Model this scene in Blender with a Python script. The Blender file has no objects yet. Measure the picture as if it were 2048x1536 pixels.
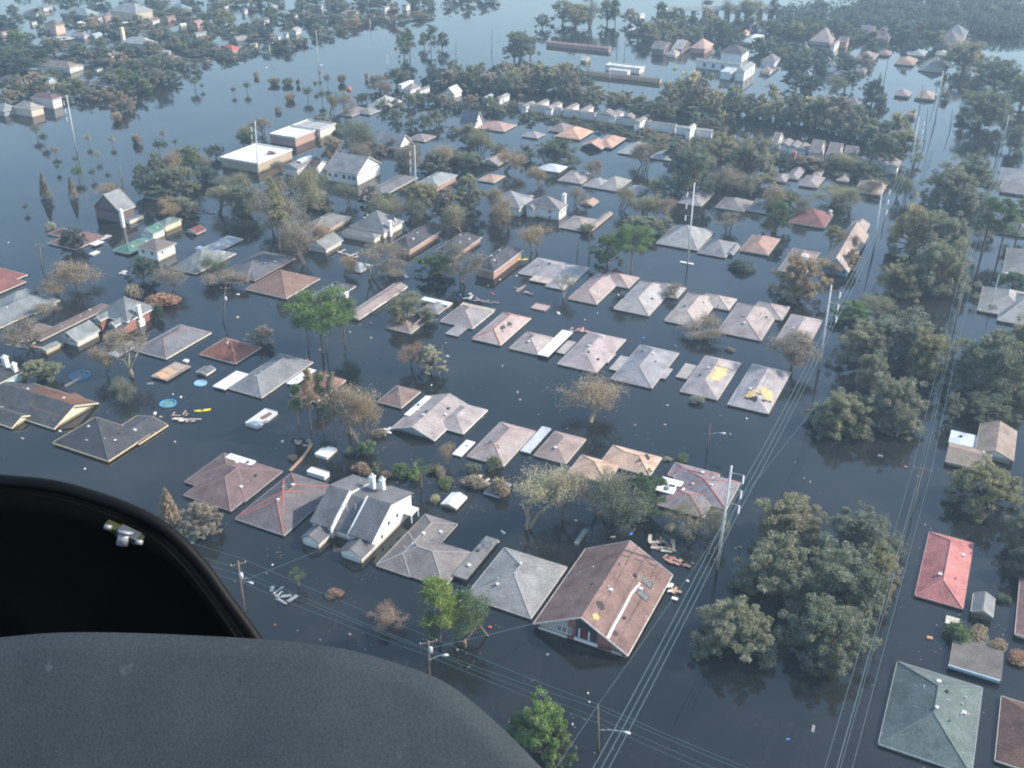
import bpy, bmesh, math, random
from mathutils import Vector, Matrix
R0 = math.radians
random.seed(7)
scn = bpy.context.scene
# ---------------------------------------------------------------- camera
CAM_H, FPX, PITCH, ROLL, YAW = 110.0, 2070.1, 0.49982, 0.011197, -0.45133
cp, sp, cr, sr = math.cos(PITCH), math.sin(PITCH), math.cos(ROLL), math.sin(ROLL)
FW = Vector((0, cp, -sp))
_r, _u = Vector((1, 0, 0)), Vector((0, sp, cp))
RT, UPV = cr*_r + sr*_u, -sr*_r + cr*_u
CAM = Vector((0, 0, CAM_H))
cd = bpy.data.cameras.new("Camera")
cd.sensor_width, cd.lens, cd.clip_start, cd.clip_end = 36.0, FPX/2048*36, 0.02, 12000
cam = bpy.data.objects.new("Camera", cd)
scn.collection.objects.link(cam)
m = Matrix((RT, UPV, -FW)).transposed().to_4x4(); m.translation = CAM
cam.matrix_world = m
scn.camera = cam
# ---------------------------------------------------------------- sky, sun, exposure
SUN_EL, SUN_AZ = R0(37), YAW + R0(33)          # azimuth measured from +X
wd = bpy.data.worlds.new("World"); scn.world = wd; wd.use_nodes = True
nt = wd.node_tree; bg = nt.nodes["Background"]
sky = nt.nodes.new("ShaderNodeTexSky"); sky.sky_type = 'NISHITA'; sky.sun_disc = False
sky.sun_elevation = SUN_EL; sky.sun_rotation = math.pi/2 - SUN_AZ
sky.air_density = 1.4; sky.dust_density = 0.9; sky.ozone_density = 2.8
nt.links.new(sky.outputs[0], bg.inputs[0]); bg.inputs[1].default_value = 0.15
sd = bpy.data.lights.new("Sun", 'SUN'); sd.energy = 3.5; sd.angle = R0(0.53); sd.color = (1.0, 0.89, 0.78)
sun = bpy.data.objects.new("Sun", sd); scn.collection.objects.link(sun)
sdir = Vector((math.cos(SUN_AZ)*math.cos(SUN_EL), math.sin(SUN_AZ)*math.cos(SUN_EL), math.sin(SUN_EL)))
sun.rotation_euler = (-sdir).to_track_quat('-Z', 'Y').to_euler(); sun.location = (200, 100, 300)
scn.view_settings.view_transform = 'Standard'; scn.view_settings.look = 'None'
scn.view_settings.exposure = 0.95; scn.view_settings.gamma = 1
scn.cycles.max_bounces = 5; scn.cycles.diffuse_bounces = 2; scn.cycles.glossy_bounces = 3
scn.cycles.transmission_bounces = 2; scn.cycles.volume_bounces = 0; scn.cycles.transparent_max_bounces = 4
scn.cycles.filter_width = 2.0; scn.cycles.caustics_reflective = False; scn.cycles.caustics_refractive = False
# ---------------------------------------------------------------- helpers
U = Vector((math.cos(YAW), math.sin(YAW), 0)); V = Vector((-math.sin(YAW), math.cos(YAW), 0))
def ray(x, y): return RT*((x-1024)/FPX) - UPV*((y-768)/FPX) + FW
def P(x, y, z=0.0):
    d = ray(x, y); return CAM + d*((z-CAM_H)/d.z)
def pix(p):
    q = p - CAM; w = q.dot(FW); return 1024 + FPX*q.dot(RT)/w, 768 - FPX*q.dot(UPV)/w
def ppm(p): return FPX/(p-CAM).dot(FW)
def above(B, x, y):
    d = ray(x, y); return CAM + d*((B.y)/d.y)
def tag(o, label, cat=None, group=None, kind=None):
    if label: o['label'] = label
    if cat: o['category'] = cat
    if group: o['group'] = group
    if kind: o['kind'] = kind
    return o
LINK = scn.collection.objects.link
def empty(name, loc, rz=0.0):
    o = bpy.data.objects.new(name, None); LINK(o); o.location = loc; o.rotation_euler = (0, 0, rz)
    o.empty_display_size = 0.5; return o
class MB:
    def __init__(s): s.v = []; s.f = []
    def add(s, vs, fs):
        n = len(s.v); s.v += [tuple(x) for x in vs]; s.f += [tuple(n+i for i in f) for f in fs]; return s
    def box(s, x0, x1, y0, y1, z0, z1):
        return s.add([(x0,y0,z0),(x1,y0,z0),(x1,y1,z0),(x0,y1,z0),(x0,y0,z1),(x1,y0,z1),(x1,y1,z1),(x0,y1,z1)],
                     [(0,3,2,1),(4,5,6,7),(0,1,5,4),(1,2,6,5),(2,3,7,6),(3,0,4,7)])
    def tube(s, a, b, r0, r1, n=5, cap=True):
        a, b = Vector(a), Vector(b); d = (b-a)
        if d.length < 1e-5: return s
        d.normalize(); p = d.orthogonal().normalized(); q = d.cross(p); vs = []
        for c, r in ((a, r0), (b, r1)):
            for i in range(n):
                t = 2*math.pi*i/n; vs.append(c + p*(r*math.cos(t)) + q*(r*math.sin(t)))
        fs = [(i, (i+1) % n, n+(i+1) % n, n+i) for i in range(n)]
        if cap: fs += [tuple(range(n-1, -1, -1)), tuple(range(n, 2*n))]
        return s.add(vs, fs)
    def bar(s, a, b, w, h):
        a, b = Vector(a), Vector(b); d = (b-a).normalized()
        sd_ = Vector((-d.y, d.x, 0)); sd_ = sd_.normalized()*w/2 if sd_.length > 1e-4 else Vector((w/2, 0, 0))
        up = d.cross(sd_).normalized()*h/2; up = up if up.z >= 0 else -up
        vs = [a-sd_-up, a+sd_-up, a+sd_+up, a-sd_+up, b-sd_-up, b+sd_-up, b+sd_+up, b-sd_+up]
        return s.add(vs, [(0,3,2,1),(4,5,6,7),(0,1,5,4),(1,2,6,5),(2,3,7,6),(3,0,4,7)])
    def mesh(s, name, mat, smooth=False):
        me = bpy.data.meshes.new(name); me.from_pydata(s.v, [], s.f); me.update()
        if mat: me.materials.append(mat)
        if smooth: me.polygons.foreach_set('use_smooth', [True]*len(me.polygons))
        return me
    def build(s, name, mat, parent=None, smooth=False):
        o = bpy.data.objects.new(name, s.mesh(name, mat, smooth)); LINK(o)
        if parent: o.parent = parent
        return o
# ---------------------------------------------------------------- materials
MC = {}
def new_mat(name, rough=0.8, spec=0.3):
    mt = bpy.data.materials.new(name); mt.use_nodes = True
    b = mt.node_tree.nodes["Principled BSDF"]; b.inputs['Roughness'].default_value = rough
    b.inputs['Specular IOR Level'].default_value = spec
    return mt, mt.node_tree, b
def noise(nt, scale, detail=3, vec=None, rough=0.6):
    n = nt.nodes.new("ShaderNodeTexNoise"); n.inputs['Scale'].default_value = scale
    n.inputs['Detail'].default_value = detail; n.inputs['Roughness'].default_value = rough
    if vec: nt.links.new(vec, n.inputs['Vector'])
    return n.outputs['Fac']
def ramp(nt, fac, stops):
    r = nt.nodes.new("ShaderNodeValToRGB"); el = r.color_ramp.elements
    el[0].position, el[0].color = stops[0][0], (*stops[0][1], 1); el[1].position, el[1].color = stops[-1][0], (*stops[-1][1], 1)
    for p, c in stops[1:-1]:
        e = el.new(p); e.color = (*c, 1)
    nt.links.new(fac, r.inputs[0]); return r.outputs[0]
def mul(c, k): return tuple(min(1, x*k) for x in c)
def mixc(nt, a, b, fac, mode='MULTIPLY'):
    n = nt.nodes.new("ShaderNodeMix"); n.data_type = 'RGBA'; n.blend_type = mode
    for s, i in ((fac, 0), (a, 6), (b, 7)):
        if hasattr(s, 'is_linked'): nt.links.new(s, n.inputs[i])
        elif i: n.inputs[i].default_value = (*s, 1)
        else: n.inputs[0].default_value = s
    return n.outputs[2]
def roofmat(col, worn=0.0):
    col = mul(col, 0.86)
    k = ('r', col, worn)
    if k in MC: return MC[k]
    mt, nt, b = new_mat("shingles", 0.9, 0.15); tc = nt.nodes.new("ShaderNodeTexCoord"); ob = tc.outputs['Object']
    oi = nt.nodes.new("ShaderNodeObjectInfo")
    ad = nt.nodes.new("ShaderNodeVectorMath"); ad.operation = 'ADD'; nt.links.new(ob, ad.inputs[0])
    cx = nt.nodes.new("ShaderNodeCombineXYZ"); sc = nt.nodes.new("ShaderNodeMath"); sc.operation = 'MULTIPLY'
    sc.inputs[1].default_value = 90; nt.links.new(oi.outputs['Random'], sc.inputs[0]); nt.links.new(sc.outputs[0], cx.inputs[0])
    nt.links.new(cx.outputs[0], ad.inputs[1]); vec = ad.outputs[0]
    c = ramp(nt, noise(nt, 0.35, 5, vec), [(0.3, mul(col, 0.72)), (0.5, col), (0.7, mul(col, 1.25))])
    c = mixc(nt, c, ramp(nt, noise(nt, 5.0, 2, vec), [(0.3, (0.55,)*3), (0.7, (1.32,)*3)]), 1.0)
    vo = nt.nodes.new("ShaderNodeTexVoronoi"); vo.inputs['Scale'].default_value = 0.9; nt.links.new(vec, vo.inputs['Vector'])
    c = mixc(nt, c, ramp(nt, vo.outputs['Distance'], [(0.0, (0.45,)*3), (0.09 + worn*0.25, (1,)*3)]), 0.55+worn*0.4)
    if worn:
        c = mixc(nt, c, (0.42, 0.36, 0.31), ramp(nt, noise(nt, 1.1, 6, vec, 0.75), [(0.66-worn*0.18, (0,)*3), (0.70-worn*0.16, (0.9,)*3)]), 'MIX')
    wv = nt.nodes.new("ShaderNodeTexWave"); wv.bands_direction = 'Z'; wv.inputs['Scale'].default_value = 3.2; wv.inputs['Distortion'].default_value = 1.5
    nt.links.new(ob, wv.inputs['Vector'])
    c = mixc(nt, c, ramp(nt, wv.outputs['Fac'], [(0.0, (0.82,)*3), (0.4, (1.05,)*3)]), 0.7)
    # silt left by the water along the lowest courses
    sx = nt.nodes.new("ShaderNodeSeparateXYZ"); nt.links.new(ob, sx.inputs[0])
    nt.links.new(c, b.inputs['Base Color']); MC[k] = mt; return mt
def plain(col, rough=0.75, var=0.18, scale=1.5, spec=0.3, name="painted_surface"):
    k = ('p', col, rough, var, scale, name)
    if k in MC: return MC[k]
    mt, nt, b = new_mat(name, rough, spec); tc = nt.nodes.new("ShaderNodeTexCoord")
    c = ramp(nt, noise(nt, scale, 5, tc.outputs['Object'], 0.7), [(0.25, mul(col, 1-var*1.6)), (0.6, col), (0.8, mul(col, 1+var))])
    nt.links.new(c, b.inputs['Base Color']); MC[k] = mt; return mt
def siding(col):
    k = ('s', col)
    if k in MC: return MC[k]
    mt, nt, b = new_mat("siding", 0.7, 0.25); tc = nt.nodes.new("ShaderNodeTexCoord"); ob = tc.outputs['Object']
    c = ramp(nt, noise(nt, 0.8, 5, ob, 0.7), [(0.3, mul(col, 0.8)), (0.6, col)])
    wv = nt.nodes.new("ShaderNodeTexWave"); wv.bands_direction = 'Z'; wv.inputs['Scale'].default_value = 1.6
    nt.links.new(ob, wv.inputs['Vector'])
    c = mixc(nt, c, ramp(nt, wv.outputs['Fac'], [(0.0, (0.8,)*3), (0.25, (1,)*3)]), 0.5)
    sx = nt.nodes.new("ShaderNodeSeparateXYZ"); nt.links.new(ob, sx.inputs[0])
    # scum line: the flood has stood higher than it does now
    mr = nt.nodes.new("ShaderNodeMapRange"); mr.inputs[1].default_value = 0.15; mr.inputs[2].default_value = 0.75
    nt.links.new(sx.outputs[2], mr.inputs[0])
    c = mixc(nt, mixc(nt, c, (0.55, 0.48, 0.36), 1.0), c, mr.outputs[0], 'MIX')
    nt.links.new(c, b.inputs['Base Color']); MC[k] = mt; return mt
def brick(col=(0.34, 0.12, 0.08)):
    k = ('b', col)
    if k in MC: return MC[k]
    mt, nt, b = new_mat("brickwork", 0.85, 0.2); tc = nt.nodes.new("ShaderNodeTexCoord")
    mp = nt.nodes.new("ShaderNodeMapping"); mp.inputs['Rotation'].default_value = (R0(90), 0, 0.6); nt.links.new(tc.outputs['Object'], mp.inputs[0])
    br = nt.nodes.new("ShaderNodeTexBrick"); br.inputs['Scale'].default_value = 2.2
    br.inputs['Color1'].default_value = (*col, 1); br.inputs['Color2'].default_value = (*mul(col, 0.7), 1); br.inputs['Mortar'].default_value = (0.4, 0.33, 0.28, 1)
    nt.links.new(mp.outputs[0], br.inputs[0])
    c = mixc(nt, br.outputs[0], ramp(nt, noise(nt, 1.0, 4, tc.outputs['Object']), [(0.3, (0.75,)*3), (0.7, (1.15,)*3)]), 1.0)
    nt.links.new(c, b.inputs['Base Color']); MC[k] = mt; return mt
def leafmat(name, c1, c2, c3):
    mt, nt, b = new_mat(name, 0.75, 0.15); oi = nt.nodes.new("ShaderNodeObjectInfo"); ge = nt.nodes.new("ShaderNodeNewGeometry")
    tc = nt.nodes.new("ShaderNodeTexCoord")
    c = ramp(nt, noise(nt, 0.45, 3, tc.outputs['Object']), [(0.35, c1), (0.52, c2), (0.68, c3)])
    rp = nt.nodes.new("ShaderNodeMath"); rp.operation = 'MULTIPLY_ADD'; rp.inputs[1].default_value = 0.8; rp.inputs[2].default_value = 0.6
    nt.links.new(ge.outputs['Random Per Island'], rp.inputs[0])
    c = mixc(nt, c, rp.outputs[0], 1.0)
    c = mixc(nt, c, ramp(nt, oi.outputs['Random'], [(0.0, (0.72, 0.8, 0.85)), (0.5, (1, 1, 1)), (1.0, (1.25, 1.12, 0.9))]), 1.0)
    nt.links.new(c, b.inputs['Base Color'])
    tr = nt.nodes.new("ShaderNodeBsdfTranslucent"); nt.links.new(c, tr.inputs[0])
    mx = nt.nodes.new("ShaderNodeMixShader"); mx.inputs[0].default_value = 0.48
    nt.links.new(b.outputs[0], mx.inputs[1]); nt.links.new(tr.outputs[0], mx.inputs[2])
    nt.links.new(mx.outputs[0], nt.nodes["Material Output"].inputs[0]); return mt
LEAF = {
 'olive': leafmat('olive_leaves', (0.19, 0.205, 0.135), (0.285, 0.30, 0.195), (0.38, 0.38, 0.265)),
 'green': leafmat('green_leaves', (0.10, 0.145, 0.07), (0.165, 0.235, 0.11), (0.26, 0.32, 0.17)),
 'dark':  leafmat('dark_leaves', (0.096, 0.130, 0.100), (0.147, 0.190, 0.141), (0.218, 0.251, 0.181)),
 'brown': leafmat('withered_leaves', (0.259, 0.225, 0.170), (0.376, 0.325, 0.240), (0.467, 0.390, 0.306)),
 'pale':  leafmat('yellowing_leaves', (0.342, 0.342, 0.229), (0.500, 0.490, 0.330), (0.500, 0.500, 0.446)),
 'rust':  leafmat('rusty_leaves', (0.332, 0.211, 0.156), (0.488, 0.315, 0.219), (0.500, 0.414, 0.304)),
 'bright':leafmat('bright_leaves', (0.12, 0.19, 0.06), (0.20, 0.30, 0.10), (0.30, 0.38, 0.16)),
 'grey':  leafmat('grey_green_leaves', (0.205, 0.215, 0.15), (0.30, 0.305, 0.215), (0.40, 0.395, 0.30)),
}
BARK = plain((0.17, 0.13, 0.10), 0.9, 0.3, 4, name='bark'); BARKP = plain((0.33, 0.27, 0.19), 0.9, 0.25, 4, name='pale_bark')
WHITE = plain((0.82, 0.81, 0.79), 0.6, 0.08, name='white_paint'); METAL = plain((0.42, 0.43, 0.43), 0.45, 0.15, name='galvanised_metal')
WOOD = plain((0.22, 0.16, 0.12), 0.85, 0.3, 3, name='pole_wood'); GLASS = plain((0.03, 0.04, 0.05), 0.15, 0.1, spec=0.6, name='window_glass')
PALEWOOD = plain((0.50, 0.38, 0.22), 0.8, 0.25, 3, name='bare_wood')
# ---------------------------------------------------------------- water, sky is the world
def water():
    mt, nt, b = new_mat('flood_water', 0.06, 0.5); b.inputs['IOR'].default_value = 1.44
    tc = nt.nodes.new("ShaderNodeTexCoord"); ob = tc.outputs['Object']
    c = ramp(nt, noise(nt, 0.022, 6, ob, 0.7), [(0.35, (0.006, 0.009, 0.010)), (0.5, (0.012, 0.014, 0.014)), (0.7, (0.027, 0.027, 0.024))])
    nt.links.new(c, b.inputs['Base Color'])
    mq = nt.nodes.new("ShaderNodeMapping"); mq.inputs['Scale'].default_value = (1, 4.5, 1); mq.inputs['Rotation'].default_value = (0, 0, 0.45); nt.links.new(ob, mq.inputs[0])
    rr = ramp(nt, noise(nt, 0.012, 7, mq.outputs[0], 0.65), [(0.38, (0.02,)*3), (0.52, (0.07,)*3), (0.68, (0.16,)*3)]); nt.links.new(rr, b.inputs['Roughness'])
    bp = nt.nodes.new("ShaderNodeBump"); bp.inputs['Strength'].default_value = 0.06; bp.inputs['Distance'].default_value = 0.06
    mp = nt.nodes.new("ShaderNodeMapping"); mp.inputs['Scale'].default_value = (1, 1.8, 1); nt.links.new(ob, mp.inputs[0])
    nt.links.new(noise(nt, 0.9, 3, mp.outputs[0], 0.55), bp.inputs['Height']); nt.links.new(bp.outputs[0], b.inputs['Normal'])
    mb = MB(); mb.add([(-3500, -200, 0), (3500, -200, 0), (3500, 6000, 0), (-3500, 6000, 0)], [(0, 1, 2, 3)])
    tag(mb.build('flood_water', mt), None, None, None, 'structure')
water()
# ---------------------------------------------------------------- houses
GREY=(0.20,0.205,0.205); LGREY=(0.30,0.31,0.31); DGREY=(0.115,0.115,0.12); CHAR=(0.055,0.06,0.07); PINK=(0.30,0.25,0.235)
BRN=(0.20,0.145,0.125); DBRN=(0.12,0.09,0.085); TAN=(0.42,0.26,0.18); RUST=(0.26,0.115,0.085); MAR=(0.15,0.06,0.06)
RED=(0.50,0.13,0.12); GRN=(0.10,0.21,0.17); SLATE=(0.20,0.235,0.235); WROOF=(0.72,0.72,0.70); TAUPE=(0.25,0.205,0.18)
WW=(0.80,0.79,0.75); CREAM=(0.72,0.64,0.48); BLUEW=(0.35,0.52,0.66); GREYW=(0.45,0.47,0.5); BRKW='brick'; PBRICK=(0.5,0.3,0.24)
LANDMARKS = []; TOPS = []
REDCAP = plain((0.42, 0.14, 0.10), 0.8, 0.15, name='red_ridge_tiles'); 
def wallmat(w):
    if w == 'brick': return brick()
    if w == 'pbrick': return brick((0.55, 0.34, 0.27))
    return siding(w)
def hip_geo(w, d, pitch, axis, kind, ridge_shift=0.0):
    """verts of ridge for a rect 0..w,0..d ; returns ridge pts a,b and height"""
    if kind == 'hip':
        if axis == 'u': s = d/2; h = s*pitch; i = min(s, w/2-0.01); return (i, s), (w-i, s), h
        s = w/2; h = s*pitch; i = min(s, d/2-0.01); return (s, i), (s, d-i), h
    if axis == 'u': s = d/2; return (0, s), (w, s), s*pitch
    s = w/2; return (s, 0), (s, d), s*pitch
def house(label, blocks, roof=GREY, wall=WW, lm=None, name='house', cat='house', rot=0.0, fascia=None, cap=None,
          vents=0, worn=0.0, group=None, wins=(), chim=(), dorm=(), extra=None, dark_vents=False):
    th = YAW + rot; u = Vector((math.cos(th), math.sin(th), 0)); v = Vector((-math.sin(th), math.cos(th), 0))
    bl = []
    for b in blocks:
        kind, lx, ly, rx, ry, ze, pit, ax = b[:8]; op = b[8] if len(b) > 8 else {}
        a, c = P(lx, ly, ze), P(rx, ry, ze)
        u0, u1 = sorted((a.dot(u), c.dot(u))); v0, v1 = sorted((a.dot(v), c.dot(v)))
        if u1-u0 < 2: u0, u1 = (u0+u1)/2-1, (u0+u1)/2+1
        if v1-v0 < 2: v0, v1 = (v0+v1)/2-1, (v0+v1)/2+1
        bl.append((kind, u0, u1, v0, v1, ze, pit, ax, op))
    k, a0, a1, b0, b1 = bl[0][:5]; cu, cv = (a0+a1)/2, (b0+b1)/2
    root = empty(name, u*cu + v*cv, th); tag(root, label, cat, group); TOPS.append(root)
    if lm: LANDMARKS.append((lm, pix(root.location)))
    far = root.location.y > 420
    roofs, walls, fas, caps, slopes = {}, {}, MB(), MB(), []
    for i, (kind, u0, u1, v0, v1, ze, pit, ax, op) in enumerate(bl):
        u0 -= cu; u1 -= cu; v0 -= cv; v1 -= cv; w, d = u1-u0, v1-v0
        ze += 0.013*i; pit = pit + 0.006*i
        rc = op.get('roof', roof); wc = op.get('wall', wall)
        rb = roofs.setdefault(rc, MB()); wb = walls.setdefault(wc, MB()); t = 0.16; wi = min(0.45, w*0.06, d*0.06) if kind != 'flat' else 0.25
        gu, gv = (wi, wi)
        if kind == 'flat':
            MB().box(u0, u1, v0, v1, ze-0.22, ze).build('flat_roof' if i == 0 else 'carport_roof', roofmat(rc, .1) if rc is not WROOF else plain(rc, 0.7, 0.10, 0.7, name='white_roofing'), root)
            if op.get('parapet'):
                for q in ((u0, u1, v0, v0+.3), (u0, u1, v1-.3, v1), (u0, u0+.3, v0+.31, v1-.31), (u1-.3, u1, v0+.31, v1-.31)): fas.box(q[0], q[1], q[2], q[3], ze+0.003, ze+0.45)
            if ze > 0.9 and not op.get('open'): wb.box(u0+wi, u1-wi, v0+wi, v1-wi, -1.2, ze-0.223)
            elif ze > 0.9:
                for pu in (u0+.2, u1-.35):
                    for pv in (v0+.2, v1-.35): wb.box(pu, pu+.15, pv, pv+.15, -1.2, ze-0.223)
            slopes.append((u0, u1, v0, v1, ze, 0, 'flat', ax)); continue
        if kind == 'shed':
            h = w*pit if ax == 'u' else d*pit
            hz = (0, h, h, 0) if ax == 'u' else (0, 0, h, h)
            tp = [(u0, v0, ze+hz[0]), (u1, v0, ze+hz[1]), (u1, v1, ze+hz[2]), (u0, v1, ze+hz[3])]
            rb.add([(x, y, z) for x, y, z in tp]+[(x, y, z-t) for x, y, z in tp], [(0,1,2,3),(7,6,5,4),(0,4,5,1),(1,5,6,2),(2,6,7,3),(3,7,4,0)])
            q = [(u0+wi, v0+wi), (u1-wi, v0+wi), (u1-wi, v1-wi), (u0+wi, v1-wi)]
            wb.add([(x, y, -1.2) for x, y in q]+[(x, y, ze+hz[j]-t-0.03) for j, (x, y) in enumerate(q)], [(0,1,5,4),(1,2,6,5),(2,3,7,6),(3,0,4,7),(4,5,6,7)])
            continue
        (ax_, ay_), (bx_, by_), h = hip_geo(w, d, pit, ax, kind)
        A = (u0+ax_, v0+ay_, ze+h); B = (u0+bx_, v0+by_, ze+h)
        c0, c1, c2, c3 = (u0, v0, ze), (u1, v0, ze), (u1, v1, ze), (u0, v1, ze)
        if ax == 'u': tops = [(c0, c1, B, A), (c2, c3, A, B)]; ends = [(c1, c2, B), (c3, c0, A)]
        else: tops = [(c1, c2, B, A), (c3, c0, A, B)]; ends = [(c0, c1, A), (c2, c3, B)]
        if kind == 'hip':
            for f in tops+ends: rb.add(f, [tuple(range(len(f)))])
            # soffit slab
            rb.add([(u0+.01, v0+.01, ze-.02), (u1-.01, v0+.01, ze-.02), (u1-.01, v1-.01, ze-.02), (u0+.01, v1-.01, ze-.02)], [(3, 2, 1, 0)])
            for e in ((c0, c1), (c1, c2), (c2, c3), (c3, c0)):
                pass
            for e in ((c0, A if ax == 'u' else A), (c1, B if ax == 'u' else A), (c2, B), (c3, A if ax == 'u' else B), (A, B)):
                if (Vector(e[0])-Vector(e[1])).length > 0.5: caps.bar(Vector(e[0])+Vector((0,0,.03)), Vector(e[1])+Vector((0,0,.03)), 0.24 if cap is REDCAP else 0.17, 0.05)
        else:
            for f in tops:
                fl = [Vector(x) for x in f]; rb.add([tuple(x) for x in fl]+[(x.x, x.y, x.z-t) for x in fl], [(0,1,2,3),(7,6,5,4),(0,4,5,1),(1,5,6,2),(2,6,7,3),(3,7,4,0)])
            caps.bar(Vector(A)+Vector((0,0,.03)), Vector(B)+Vector((0,0,.03)), 0.26, 0.07)
            # gable triangles in the wall, set back from the rake
            for (p, q_, r) in ends:
                mid = Vector(r); off = Vector((0, 0, 0))
                if ax == 'u': off.x = -wi if p is c1 else wi
                else: off.y = wi if p is c0 else -wi
                m_ = 0.10+wi/(max(w, d)); pp = Vector(p)+off; qq = Vector(q_)+off; rr_ = mid+off
                pp.z -= t; qq.z -= t; rr_.z -= t+0.02
                cpt = (pp+qq)/2
                pp = pp + (cpt-pp).normalized()*wi; qq = qq + (cpt-qq).normalized()*wi
                wb.add([pp, qq, rr_], [(0, 1, 2)]); wb.add([(pp.x, pp.y, pp.z-.6), (qq.x, qq.y, qq.z-.6), pp, qq], [(0, 1, 3, 2)])
            if not op.get('norake'):
                for (p, q_, r) in ends:     # pale barge boards
                    off = Vector((0.03 if p is c1 else -0.03, 0, -t/2)) if ax == 'u' else Vector((0, -0.03 if p is c0 else 0.03, -t/2))
                    for e in (p, q_): fas.bar(Vector(e)+off, Vector(r)+off, 0.07, t+0.10)
        # fascia boards round the eaves (butted, a few mm proud)
        fh = op.get('fh', 0.24)
        if kind == 'hip' or ax == 'v':
            fas.box(u1+.004, u1+.07, v0, v1, ze-fh, ze+.02); fas.box(u0-.07, u0-.004, v0, v1, ze-fh, ze+.02)
        if kind == 'hip' or ax == 'u':
            fas.box(u0, u1, v0-.07, v0-.004, ze-fh, ze+.02); fas.box(u0, u1, v1+.004, v1+.07, ze-fh, ze+.02)
        wb.box(u0+wi, u1-wi, v0+wi, v1-wi, -1.2, ze-0.05)
        slopes.append((u0, u1, v0, v1, ze, h, kind, ax))
    for rc, mb in roofs.items():
        if not mb.v: continue
        mb.build('roof', roofmat(rc, max(worn, .13)) if rc is not WROOF else plain(rc, 0.7, 0.10, 0.7, name='white_roofing'), root)
    for wc, mb in walls.items():
        if mb.v: mb.build('wall', wallmat(wc), root)
    fc = fascia if fascia else (0.62, 0.58, 0.50)
    if fas.v: fas.build('fascia', plain(fc, 0.75, 0.3, 2.0, name='fascia_paint'), root)
    if cap and caps.v: caps.build('ridge_cap', cap if not isinstance(cap, tuple) else plain(cap, 0.85, 0.15, name='ridge_tiles'), root)
    rnd = random.Random(hash(label) % 99991 if False else len(label)*37+int(abs(cu*10)))
    for n in range(vents):
        u0, u1, v0, v1, ze, h, kind, ax = slopes[n % len(slopes)] if n % 3 == 2 else slopes[0]
        x = u0+(u1-u0)*rnd.uniform(.22, .85); y = v0+(v1-v0)*rnd.uniform(.2, .8)
        if kind == 'flat': z = ze
        else:
            s = (v1-v0)/2 if ax == 'u' else (u1-u0)/2
            dd = min(y-v0, v1-y) if ax == 'u' else min(x-u0, u1-x)
            if kind == 'hip': dd = min(dd, x-u0, u1-x, y-v0, v1-y)
            z = ze + h*dd/s
        mb = MB()
        if rnd.random() < .45: mb.tube((0,0,-.1), (0,0,.42), .09, .09, 7)
        elif rnd.random() < .5:
            mb.tube((0,0,-.1), (0,0,.25), .16, .16, 8); mb.tube((0,0,.25), (0,0,.32), .3, .3, 8).tube((0,0,.32), (0,0,.42), .3, .08, 8)
        else: mb.box(-.24, .24, -.24, .24, -.1, .22).box(-.3, .3, -.3, .3, .222, .27)
        o = mb.build('roof_vent', plain((.62, .62, .6), .5, .1, name='vent_metal') if rnd.random() < .7 else plain((.08,.08,.08), .6, .1, name='dark_vent'), root); o.location = (x, y, z)
    for wn in wins:     # (block, face, fraction, z, w, h[, n])
        bi, face, fr, z, w_, h_ = wn[:6]; u0, u1, v0, v1 = slopes[bi][:4]; wi = min(0.45, (u1-u0)*.06, (v1-v0)*.06)
        if face == 'f': c = Vector((u0+(u1-u0)*fr, v0+wi, z)); du = Vector((1,0,0)); nn = Vector((0,-1,0))
        else: c = Vector((u1-wi, v0+(v1-v0)*fr, z)); du = Vector((0,1,0)); nn = Vector((1,0,0))
        if len(wn) > 6: c += nn*wn[6]
        mb = MB(); q = [c-du*w_/2, c+du*w_/2]; zz = Vector((0,0,h_))
        mb.add([q[0]+nn*.03, q[1]+nn*.03, q[1]+zz+nn*.03, q[0]+zz+nn*.03], [(0,1,2,3)])
        wo = mb.build('window', GLASS, root)
        fr_ = MB(); t_ = .1
        def fb(a, b_, z0, z1):
            A = c+du*a+nn*.02; B = c+du*b_+nn*.07
            fr_.box(min(A.x,B.x), max(A.x,B.x), min(A.y,B.y), max(A.y,B.y), z+z0, z+z1)
        fb(-w_/2-t_, -w_/2, -t_, h_+t_); fb(w_/2, w_/2+t_, -t_, h_+t_); fb(-w_/2, w_/2, -t_, 0); fb(-w_/2, w_/2, h_, h_+t_); fb(-.03, .03, 0, h_)
        fr_.build('frame', WHITE, wo)
    for ch in chim:     # (px, py, z_base, height, size, material)
        p = P(ch[0], ch[1], ch[2]); x, y = p.dot(u)-cu, p.dot(v)-cv; s = ch[4]/2
        mb = MB(); mb.box(x-s, x+s, y-s, y+s, min(0, ch[2])-.5, ch[2]+ch[3]).box(x-s-.12, x+s+.12, y-s-.12, y+s+.12, ch[2]+ch[3]+.003, ch[2]+ch[3]+.2)
        mb.box(x-s*.5, x+s*.5, y-s*.5, y+s*.5, ch[2]+ch[3]+.203, ch[2]+ch[3]+.55)
        mb.build('chimney', wallmat(ch[5]) if not isinstance(ch[5], bpy.types.Material) else ch[5], root)
    if extra: extra(root, cu, cv, u, v, slopes)
    return root
def tofr(px_, py_, z, cu, cv, u, v):
    p = P(px_, py_, z); return p.dot(u)-cu, p.dot(v)-cv
H = 'hip'; G = 'gable'; F = 'flat'; S = 'shed'
LCAP = (0.34, 0.33, 0.31)
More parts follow.
